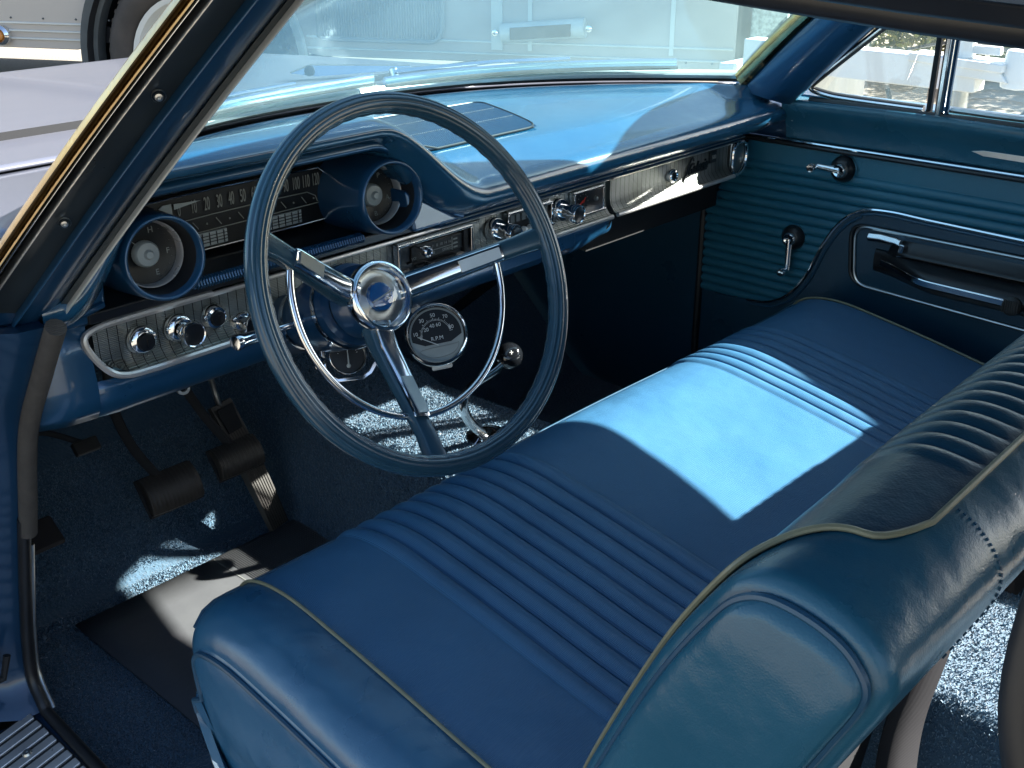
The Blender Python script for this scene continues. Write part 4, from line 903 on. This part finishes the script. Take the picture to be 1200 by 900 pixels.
b = MB(); b.prism([a1-ud*.055-ux*.016+un*.0035, a1-ud*.055+ux*.016+un*.0035, a1-ud*.008+ux*.018+un*.0035, a1-ud*.008-ux*.018+un*.0035], un*.003); b.build('smooth_top', M_matt, t, bevel=.002)
b = MB(); b.tube(catmull([a1-ud*.02-un*.01, a1+V(-.01, .0, .03), (-.275, .40, .60), (-.295, .34, .66), (-.30, .34, .75)], 6), .0055, 8); b.build('arm', M_brush, t)
t = thing('parking_brake_pedal', 'small dark parking brake pedal high at the left kick panel', 'pedal', (-.57, .33, .575), 'pedals hanging in the driver footwell')
b = MB(); b.box((-.527, .355, .560), (.040, .012, .022), rot=((1, 0, 0), R_(-40))); b.build('pad', M_rubber, t, bevel=.003)
b = MB(); b.tube(catmull([(-.53, .362, .565), (-.57, .38, .59), (-.62, .40, .61), (-.69, .42, .70)], 6), .005, 8); b.build('arm', M_matt, t)
b = MB(); b.box((-.640, .30, .478), (.052, .050, .010), rot=((1, 0, 0), R_(35))); o = b.build('foot_rest', M_brown, None, bevel=.006); tag(o, 'faint brown rubber pad low on the left kick side', 'foot rest')
o.data.materials[0] = mat('dark brown rubber', (.010, .007, .007), .7)

# heel mat
hm = MB(); mp = [(-.600, .345, 0), (-.330, .345, 0), (-.130, .370, 0), (-.130, -.30, 0), (-.62, -.30, 0)]
mp = [(-.592, .362), (-.14, .372), (-.14, -.25), (-.60, -.25)]
def mz(y): return .2625 + (max(0, y-.42))*.95
def mtx(x, y): return V(x, y, mz(y)+.0)
b = MB(); b.grid(lambda u, v: mtx((-.592+.452*u), (.362-.61*v)), lin(0, 1, 10), lin(0, 1, 10)); o = b.build('floor_mat', M_mat, None, solid=.004); tag(o, 'dark vinyl heel mat on the driver side carpet in front of the seat', 'mat')
b = MB()
for k in range(44): x = -.325+k*.0042; b.tube([mtx(x, .355)+V(0, 0, .0025), mtx(x, .02)+V(0, 0, .0025)], .0012, 5)
b.build('ribs', M_mat, o)
b = MB()
for k in range(70): b.box(mtx(-.338, .355-k*.0055)+V(0, 0, .003), (.0012, .003, .001))
b.build('stitching', M_dim, o)

# ================================================================== BENCH SEAT
st = thing('bench_seat', 'blue vinyl bench seat with pleated panels and gold piping', 'bench seat', (0, -.45, .25))
SX0, SX1 = -.700, .690
def cush_prof():   # (y, z) from the front bottom over the top to the joint with the backrest
    return [(-.215, .40), (-.185, .47), (-.168, .54), (-.172, .585), (-.205, .618), (-.27, .628), (-.36, .616), (-.46, .598), (-.56, .578), (-.66, .562), (-.74, .555), (-.78, .50)]
CP = catmull([(a, c, 0) for a, c in cush_prof()], 10)
CP = [(p_[0], p_[1]) for p_ in CP]; NCP = len(CP)
def cnorm(i):
    a = V(*CP[max(0, i-1)]); c = V(*CP[min(NCP-1, i+1)]); d = c-a; d /= np.linalg.norm(d); return V(d[1], -d[0])
def pleat(x, lo, hi, n):
    if x <= lo or x >= hi: return 0
    f = (x-lo)/(hi-lo)*n; f -= math.floor(f); e = min(1, min(x-lo, hi-x)/.01)
    return .0090*(math.sin(PI*f)**.5)*1.0 - .0046
DP = (-.487, -.196, 10); PP = (.225, .455, 8)
def cushion(xs, name, m, wrap=True, pleats=True, lift=0.0):
    b = MB(); secs = []
    for x in xs:
        row = []
        ed = min(x-SX0, SX1-x); rd = .055
        sq = 0 if ed >= rd else rd-math.sqrt(max(0, rd*rd-(rd-ed)**2))
        xx = x
        for i, (y, z) in enumerate(CP):
            nn = cnorm(i); topw = sstep(z, .47, .60)
            h = 0
            if pleats: h = (pleat(x, *DP)+pleat(x, *PP))*topw
            # gentle crown & settle
            h += .006*math.cos((x)/.7*PI*1.5)*topw*.4 + lift
            inward = sq*(.75 if z > .5 else .35)
            yy, zz = y-nn[0]*(inward-h)*(-1)*(-1), z-nn[1]*(inward-h)
            yy = y + nn[0]*(h-inward); zz = z + nn[1]*(h-inward)
            row.append(V(xx, yy, zz))
        secs.append(row)
    b.loft(secs, closed=False, caps=False)
    return b, secs
xsD = np.unique(np.concatenate([SX0+.055*(1-np.cos(lin(0, PI/2, 14))), lin(-.645, -.62, 4)]))
def cbuild(xs, nm, m, par):
    b, s_ = cushion(xs, nm, m); return b.build(nm, m, par, sharp=50)
cushm = cbuild(np.concatenate([lin(-.618, DP[0], 20), lin(DP[0], DP[1], 10*12+1)[1:], lin(DP[1], PP[0], 50)[1:], lin(PP[0], PP[1], 8*12+1)[1:], lin(PP[1], .640, 18)[1:]]), 'cushion', M_ins, st)
bl_ = cbuild(np.concatenate([SX0+.055*(1-np.cos(lin(0.02, PI/2, 16))), lin(-.640, -.6185, 4)]), 'side_bolster', M_seat, st)
br_ = cbuild(np.concatenate([lin(.6405, .648, 3), SX1-.042*(1-np.cos(lin(PI/2, .02, 14)))]), 'side_bolster', M_seat, st)
def along(x, lift, i0=0, i1=NCP):
    _, s_ = cushion([x], '', None, lift=lift); return s_[0][i0:i1]
b = MB(); b.tube(along(-.619, .0025, 22), .0021, 8); b.build('piping', M_piping, cushm)
b = MB(); b.tube(along(.641, .0025, 18), .0021, 8); b.build('piping', M_piping, cushm)
for x in (DP[0], DP[1], PP[0], PP[1]):
    b = MB(); b.tube(along(x, -.0015, 20), .0016, 6); b.build('seam', M_bpiping, cushm)
# front edge piping runs across
fi = 34
b = MB(); b.tube([cushion([x], '', None, lift=.001, pleats=False)[1][0][fi] for x in lin(-.69, .68, 80)], .0028, 8); b.build('front_piping', M_bpiping, cushm)
# driver side wall of cushion
b = MB()
edge_ = along(SX0+.055*(1-math.cos(.02)), 0)
side = [[p_, p_+V(-.006, 0, -.01) if p_[2] > .42 else p_, V(p_[0]-.002, max(-.76, p_[1]-.012), min(p_[2], .47)), V(p_[0]+.01, max(-.76, min(-.215, p_[1]-.02)), .40)] for p_ in edge_]
b.loft(side, closed=False, caps=False); b.build('side_wall', M_seat, st, sharp=80)
b = MB(); b.tube([p_+V(-.004, 0, -.006) for p_ in edge_[12:]], .0035, 8); b.build('side_piping', M_bpiping, st)
edge2 = along(SX1-.042*(1-math.cos(.02)), 0)
b = MB(); b.loft([[p_, V(p_[0]+.004, max(-.76, min(-.235, p_[1])), min(p_[2], .46)), V(p_[0]-.01, max(-.76, min(-.235, p_[1])), .40)] for p_ in edge2], closed=False, caps=False); b.build('side_wall', M_seat, st, sharp=80)
b = MB(); b.box((0, -.49, .37), (1.34, .50, .10)); b.box((-.55, -.45, .30), (.04, .45, .08)); b.box((.55, -.45, .30), (.04, .45, .08)); b.build('seat_frame', M_matt, st, bevel=.01)
b = MB(); b.tube(catmull([(-.690, -.205, .455), (-.702, -.225, .42), (-.702, -.30, .395), (-.700, -.50, .39), (-.700, -.74, .40)], 6), .006, 8); b.build('lower_trim', M_brush, st)
b = MB(); b.box((-.694, -.48, .345), (.02, .46, .07)); b.build('side_shield', M_black, st, bevel=.008)

# backrest: cross section lofted along x
BX0, BX1 = -.665, .665
def back_sec():
    return [(-.675, .570), (-.700, .66), (-.735, .75), (-.775, .84), (-.810, .902), (-.832, .930), (-.860, .942), (-.898, .938), (-.927, .922), (-.941, .892), (-.922, .84), (-.888, .765), (-.845, .68), (-.805, .60), (-.77, .52)]
BP = catmull([(a, c, 0) for a, c in back_sec()], 8); BP = [(p_[0], p_[1]) for p_ in BP]; NBP = len(BP)
def bnorm(i):
    a = V(*BP[max(0, i-1)]); c = V(*BP[min(NBP-1, i+1)]); d = c-a; d /= np.linalg.norm(d); return V(-d[1], d[0])*(-1)
NPL = 38
def bsec(x, lift=0, pleats=True, only=None):
    row = []
    ed = min(x-BX0, BX1-x); rd = .016; sq = 0 if ed >= rd else rd-math.sqrt(max(0, rd*rd-(rd-ed)**2))
    for i, (y, z) in (enumerate(BP) if only is None else [(only, BP[only])]):
        nn = bnorm(i); nn = nn if (nn[1] > 0 or i < 30 or i > 70) else nn
        h = lift-sq*.8
        if pleats and -.46 < x < .50 and i < IT:
            f = (x+.46)/.96*NPL; f -= math.floor(f); h += (.0042*math.sin(PI*f)**.6-.0022)*sstep(IT-i, 0, 5)*sstep(z, .60, .68)
        h += .008*(1-(x/.665)**2)
        row.append(V(x, y+nn[0]*h, z+nn[1]*h))
    return row
# sanity: outward normal must point to -y at the back and up at the top
IT = max(i for i, (y, z) in enumerate(BP) if y > -.905 and z > .9)
mid = NBP//2
if bnorm(int(IT*.8))[1] < 0:
    _b = bnorm
    def bnorm(i): return -_b(i)
if cnorm(30)[1] < 0:
    pass
b = MB(); pxs = np.concatenate([lin(BX0, BX0+.016, 8), lin(-.63, -.461, 14), lin(-.46, .50, NPL*8+1), lin(.505, BX1-.03, 10), lin(BX1-.016, BX1, 8)[1:]])
secs = [bsec(x) for x in pxs]
# split: insert (dark, pleated) / outer cover
def bound(x):   # index where the dark insert ends towards the rear-top; the left end of the insert curves down to the front
    return IT
def part_rows(xs, i0, i1): return [[bsec(x)[i] for i in range(i0, i1+1)] for x in xs]
def left_x_old(i):   # left boundary of the insert as a function of the profile index
    z = BP[i][1]; 
    if i <= IT-12: return -.640
    return -.640+.085*sstep(i, IT-12, IT)
def left_x(i):
    return -.640 + .055*sstep(i, IT-24, IT-4) + .05*max(0, (i-(IT-5))/5)**2
ins = MB(); us = np.concatenate([lin(0, .14, 10), lin(.14, .93, NPL*8+1)[1:], lin(.93, 1, 10)[1:]])
rows = []
for u in us:
    r0 = []
    for i in range(0, IT+1):
        xl = left_x(i); xr = .640-.05*sstep(i, IT-10, IT); x = xl+(xr-xl)*u
        if .14 < u < .93: x = -.46+.96*(u-.14)/.79
        elif u <= .14: x = xl+(-.46-xl)*u/.14
        else: x = .50+(xr-.50)*(u-.93)/.07
        r0.append(bsec(x, lift=.001, only=i)[0])
    rows.append(r0)
ins.loft(rows, closed=False, caps=False); bi = ins.build('backrest_insert', M_dkins, st, sharp=60)
cov = MB(); cov.loft([bsec(x, pleats=False)[:] for x in np.concatenate([lin(BX0, BX0+.016, 10), lin(-.63, .63, 40), lin(BX1-.016, BX1, 10)[1:]])], closed=False, caps=False)
# drop the cover slightly below the insert where they overlap
bk = None
def cover_rows():
    rows = []
    for x in np.concatenate([lin(BX0, BX0+.016, 10), lin(-.63, .63, 60), lin(BX1-.016, BX1, 10)[1:]]):
        hi = bsec(x, pleats=False); lo = bsec(x, lift=-.012, pleats=False); r0 = []
        for i in range(NBP):
            inside = i < IT-1 and left_x(min(i, IT))+.03 < x < .610-.05*sstep(i, IT-10, IT)
            r0.append(lo[i] if inside else hi[i])
        rows.append(r0)
    return rows
cov = MB(); cov.loft(cover_rows(), closed=False, caps=False); bk = cov.build('backrest', M_teal, st, sharp=70)
# gold piping round the insert
pp = [bsec(left_x(i), lift=.0035)[i] for i in range(4, IT+1)] + [bsec(x, lift=.0035, pleats=False)[IT] for x in lin(left_x(IT), .59, 60)][1:] + [bsec(.640-.05*sstep(i, IT-10, IT), lift=.0035)[i] for i in range(IT, 3, -1)][1:]
pp = [V(*p_) for p_ in pp]; b = MB(); b.tube(pp, .0025, 8); b.build('piping', M_piping, bk)
# end face (driver side), slightly domed with its own piping
e0 = bsec(BX0, pleats=False); outline = [p_*1 for p_ in e0]
cen = V(BX0-.004, -.81, .76)
b = MB(); rings = []
for s_, dx in ((1.0, 0), (.985, -.008), (.93, -.013), (.75, -.016), (.45, -.017), (.12, -.017)):
    rings.append([V(BX0+dx, (q[1]-c_[1])*s_+c_[1], (q[2]-c_[2])*s_+c_[2]) for q in outline for c_ in [V(0, -.80, .76)]])
b.loft(rings, closed=True, caps=True); b.build('backrest_end', M_teal, st, sharp=70)
b = MB(); b.tube([q+V(-.003, 0, 0) for q in outline], .0034, 8, closed=False); b.build('end_piping', M_bpiping, st)
b = MB(); b.add([*bsec(BX1, pleats=False)], [tuple(range(NBP))]); b.build('backrest_end', M_teal, st)
# stitched double seam on the rear of the top
b = MB(); rowx = bsec(-.50, lift=.0008, pleats=False)
for k in range(IT+1, min(NBP-1, IT+26)):
    p_ = rowx[k]; b.tube([p_, rowx[k]*.5+rowx[k+1]*.5], .0008, 5); 
b.build('stitching', M_bpiping, bk)
b = MB(); b.box((.33, -.655, .595), (.05, .03, .010)); o = b.build('belt_buckle', M_black, None, bevel=.003); tag(o, 'small black belt buckle tip poking out between cushion and backrest', 'buckle')

# rear belts
def belt(pts, wid, up_, lab, grp=None):
    P = catmull(pts, 8); b = MB(); u = V(*up_); u /= np.linalg.norm(u); n = len(P); vs = []
    for p_ in P: vs += [p_-u*wid/2, p_+u*wid/2]
    b.add(vs, [(2*i, 2*i+1, 2*i+3, 2*i+2) for i in range(n-1)]); o = b.build('seat_belt', M_belt, None, solid=.0018); tag(o, lab, 'seat belt', 'seat belts hanging behind the bench')
belt([(-.10, -.79, .66), (-.14, -.795, .56), (-.19, -.795, .46), (-.26, -.83, .36), (-.31, -.87, .275)], .052, (.75, -.5, .1), 'wide grey seat belt webbing hanging below the rounded end of the backrest')
belt([(.17, -.755, .56), (.195, -.752, .50), (.19, -.765, .45), (.14, -.775, .40), (.08, -.785, .34), (.06, -.80, .28)], .045, (.75, -.5, .25), 'grey seat belt loop hanging in the dark rear footwell beyond the sunlit carpet')

# ================================================================== PASSENGER DOOR
dr = thing('passenger_door', 'closed blue passenger door with pleated panel, cranks and armrest', 'door', (.77, -.6, .3))
DX = .756
y0_, y1_ = .10, -1.25
b = MB()
# upper sill pad
sec = chaikin([(.735, .968, 0), (.722, .966, 0), (.722, .950, 0), (.742, .925, 0), (.750, .90, 0), (.752, .886, 0), (.775, .886, 0), (.775, .968, 0)], 2, True)
ys = lin(-.07, -1.30, 40)
b.loft([[V(p_[0]+.0*math.sin(y*9), y, p_[1]+.0012*math.sin(y*14)) for p_ in sec] for y in ys]); b.build('upper_panel', M_teal, dr, sharp=70)
b = MB(); b.tube([(.748, y, .884) for y in lin(.02, -1.3, 10)], .003, 8); b.build('chrome_moulding', M_chrome, dr)
b = MB(); b.tube([(.749, y, .877) for y in lin(.03, -1.3, 10)], .0045, 8); b.build('dark_moulding', M_seal, dr)
# pleated field: horizontal pleats
b = MB(); zp = []
def dprof(z):
    x = DX
    if z < .835: f = ((.835-z)/.0185) % 1; x -= .0062*math.sin(PI*f)**.55
    return x
zs = np.concatenate([lin(.875, .835, 6), lin(.835, .835-.0185*16, 16*8+1)[1:]])
def frontedge(z): return .012+ (.88-z)*.55 if z > .72 else .10
b.grid(lambda z, t: V(dprof(z), frontedge(z)*(1-t)-1.30*t, z), zs, lin(0, 1, 30)); b.build('pleated_panel', M_door, dr, sharp=50)
b = MB(); b.grid(lambda z, t: V(DX+.001, .10*(1-t)-1.30*t, z), lin(.541, .25, 4), lin(0, 1, 4)); b.build('lower_panel', M_drdk, dr)
b = MB(); b.tube([(DX-.002, frontedge(z)+.004, z) for z in lin(.88, .26, 24)], .008, 8); b.build('edge_trim', M_seal, dr)
b = MB(); b.box((.795, -.62, .62), (.06, 1.42, .70)); b.build('door_shell', M_dkpaint, dr)
# dark swoosh field around the armrest (proud 4 mm) with chrome outline
def dpt(y, z, o=0): return V(DX-.0095-o, y, z)
outer = catmull([(-.02, .545, 0), (-.07, .552, 0), (-.115, .580, 0), (-.150, .632, 0), (-.175, .695, 0), (-.205, .745, 0), (-.245, .775, 0), (-.30, .783, 0), (-.40, .780, 0), (-.70, .774, 0), (-1.28, .77, 0)], 8)
poly = [(p_[0], p_[1]) for p_ in outer]+[(-1.28, .40), (.06, .40), (.06, .540)]
b = MB(); b.prism([dpt(y, z, 0) for y, z in poly], (.0095, 0, 0)); fld = b.build('lower_field', M_drdk, dr, bevel=.001)
b = MB(); b.tube([dpt(p_[0], p_[1], .001) for p_ in outer], .0035, 8); b.build('swoosh_moulding', M_chrome, dr)
b = MB(); b.tube([dpt(p_[0]+(-.008 if p_[0] > -.24 else 0), p_[1]-.008, .001) for p_ in outer], .003, 8); b.build('swoosh_moulding', M_bpiping, dr)
inn_ = rr([(-.235, .745), (-1.2, .745), (-1.2, .600), (-.250, .632)], .045, 10)
inn_ = rr([(-.238, .748), (-1.15, .746), (-1.15, .60), (-.250, .634)], .030, 10)
b = MB(); b.prism([dpt(y, z, .004) for y, z in inn_], (.006, 0, 0)); b.build('armrest_panel', M_drdk, dr, bevel=.001)
b = MB(); b.tube([dpt(y, z, .006) for y, z in inn_], .0032, 8, closed=True); b.build('panel_border', M_brush, dr)
b = MB(); b.tube([dpt(y+(.010), z, .002) for y, z in inn_], .004, 8, closed=True); b.build('panel_border', M_seal, dr)
# recess scoop (dark cup), armrest body
ar_ = MB(); secs = []
for y in lin(-.285, -.95, 40):
    k = sstep(-y, .285, .42); d = .010+.058*k; zc = .690-.012*(-y-.285)
    secs.append([V(DX-.010-q[0]*d, y, zc+q[1]) for q in chaikin([(0, .020, 0), (.6, .022, 0), (1.0, .012, 0), (1.05, -.004, 0), (.85, -.016, 0), (0, -.026-.02*k, 0)], 2, True)])
ar_.loft(secs); am_ = ar_.build('armrest', M_black, dr, sharp=70)
b = MB(); b.loft([[V(DX-.012-(.010+.058*sstep(-y, .285, .42))*1.06-.001*a_, y, .690-.012*(-y-.285)+c_) for a_, c_ in ((0, -.006), (1, -.006), (1.5, .004), (0, .006))] for y in lin(-.30, -.56, 20)]); b.build('armrest_strip', M_chrome, am_, bevel=.0008)
b = MB(); b.lathe([(.016, 0), (.016, .010), (.010, .014), (0, .014)], (DX-.078, -.565, .682), (-1, 0, .2), 24)
for k in range(7): b.box((DX-.093, -.565+(-.012+k*.004), .684), (.002, .0014, .022))
b.build('armrest_grip', M_rubber, am_)
b = MB(); b.grid(lambda y, t: V(DX-.0115-.012*math.sin(PI*t)*0-.022*t*t, y, .742-.030*t+.0), lin(-.315, -1.1, 20), lin(0, 1, 8)); b.build('pull_cup', M_black, dr, solid=.002)
# remote door handle
b = MB(); b.loft([[V(DX-.012-dd, y, z+zz) for dd, zz in ((0, -.008), (.014, -.010), (.020, -.002), (.014, .006), (0, .006))] for y, z in ((-.270, .735), (-.295, .737), (-.325, .735), (-.335, .732))]); hd_ = b.build('door_handle', M_chrome, dr, bevel=.002)
b = MB(); b.box((DX-.020, -.336, .712), (.018, .010, .040), rot=((1, 0, 0), R_(8))); b.build('handle_post', M_chrome, hd_, bevel=.002)
# cranks
def crank(name, c, ang, ln_, lab):
    c = V(*c); ax = V(-1, 0, 0)
    b = MB(); b.lathe([(.025, 0), (.024, .010), (.017, .020), (.014, .021), (0, .021)], c, ax, 32); ro = b.build('crank_base', M_black, None); ro['label'] = lab
    ro.name = name; ro.parent = dr; ro.matrix_parent_inverse = dr.matrix_world.inverted()
    b = MB(); b.lathe([(.0135, .017), (.0125, .024), (.010, .027), (.004, .025), (0, .024)], c, ax, 24)
    b.lathe([(.0252, -.001), (.0262, .003), (.0252, .006)], c, ax, 32)
    b.build('crank_boss', M_chrome, ro)
    dy, dz = math.cos(ang), math.sin(ang); e = c+V(-.030, dy*ln_, dz*ln_)
    b = MB(); b.tube([c+V(-.022, 0, 0), c+V(-.024, dy*ln_*.5, dz*ln_*.5), e+V(.004, 0, 0)], [.0055, .0045, .0040], 10, flat=1.3); b.build('crank_arm', M_chrome, ro)
    b = MB(); b.lathe([(.004, -.002), (.005, .006), (.0075, .012), (.0085, .018), (.007, .023), (0, .024)], e, (-1, .0, .0), 20); b.build('crank_knob', M_chrome, ro)
crank('vent_window_crank', (DX-.003, -.197, .846), R_(4), .044, 'upper crank with its short arm pointing forward')
crank('window_crank', (DX-.003, -.110, .697), R_(-93+0), .062, 'lower crank with its arm hanging down')
# lock slide escutcheon at the top right, lock button
b = MB(); b.prism([(.7475, -.428, .914), (.7475, -.45, .918), (.7475, -.62, .919), (.7475, -.62, .906), (.7475, -.45, .908)], (-.004, 0, 0)); b.build('escutcheon', M_brush, dr, bevel=.001)
b = MB(); b.lathe([(.004, 0), (.003, .004), (0, .005)], (.745, -.085, .925), (-1, 0, 0), 12); b.build('panel_screw', M_brush, dr)
# glass, vent frame
def wz(y, t): # side glass plane leaning inward
    return V(.748-.085*t, y, .965+.31*t)
b = MB(); b.tube([wz(-.365, 0)+V(-.006, 0, 0), wz(-.40, 1)+V(-.006, 0, 0)], .012, 10, flat=.7); b.build('division_bar', M_chrome, dr)
b = MB(); b.tube([wz(-.345, 0)+V(-.004, 0, 0), wz(-.38, 1)+V(-.004, 0, 0)], .006, 8); b.build('division_rubber', M_seal, dr)
b = MB(); b.tube([wz(-.378, 0)+V(-.010, 0, 0), wz(-.413, 1)+V(-.010, 0, 0)], .004, 8); b.build('division_edge', M_dkpaint, dr)
vf = catmull([(-.10, .012, 0), (-.135, .012, 0), (-.34, .012, 0)], 6)
b = MB(); vfp = [wz(-.335, .03), wz(-.20, .035), wz(-.150, .045), wz(-.118, .075), wz(-.135, .14), wz(-.26, .47), wz(-.345, .70), wz(-.375, .80)]
b.tube(catmull(vfp, 6), .007, 8); b.build('vent_frame', M_seal, dr)
b = MB(); b.tube([p_+V(-.006, .0, .0) for p_ in catmull(vfp, 6)], .0028, 8); b.build('vent_frame_bead', M_chrome, dr)
b = MB(); b.tube([wz(y, .0)+V(-.012, 0, .002) for y in lin(-.12, -1.3, 20)], .006, 8); b.build('sill_rubber', M_seal, dr)
b = MB(); b.tube([wz(y, .0)+V(-.016, 0, -.003) for y in lin(-.09, -1.3, 20)], .0028, 8); b.build('sill_bead', M_chrome, dr)
b = MB(); b.tube([wz(-.375, .045), wz(-.46, .04), wz(-1.3, .04)], .006, 8); b.build('glass_channel', M_brush, dr)
b = MB(); b.grid(lambda y, t: wz(y-.05*t, t), lin(-.37, -1.25, 3), [0, .98]); b.build('door_glass', M_sideglass, dr)
vt = [wz(-.335, .03), wz(-.150, .04), wz(-.118, .075), wz(-.375, .80)]
b = MB(); b.add(vt, [(0, 1, 2, 3)]); b.build('vent_glass', M_sideglass, dr)
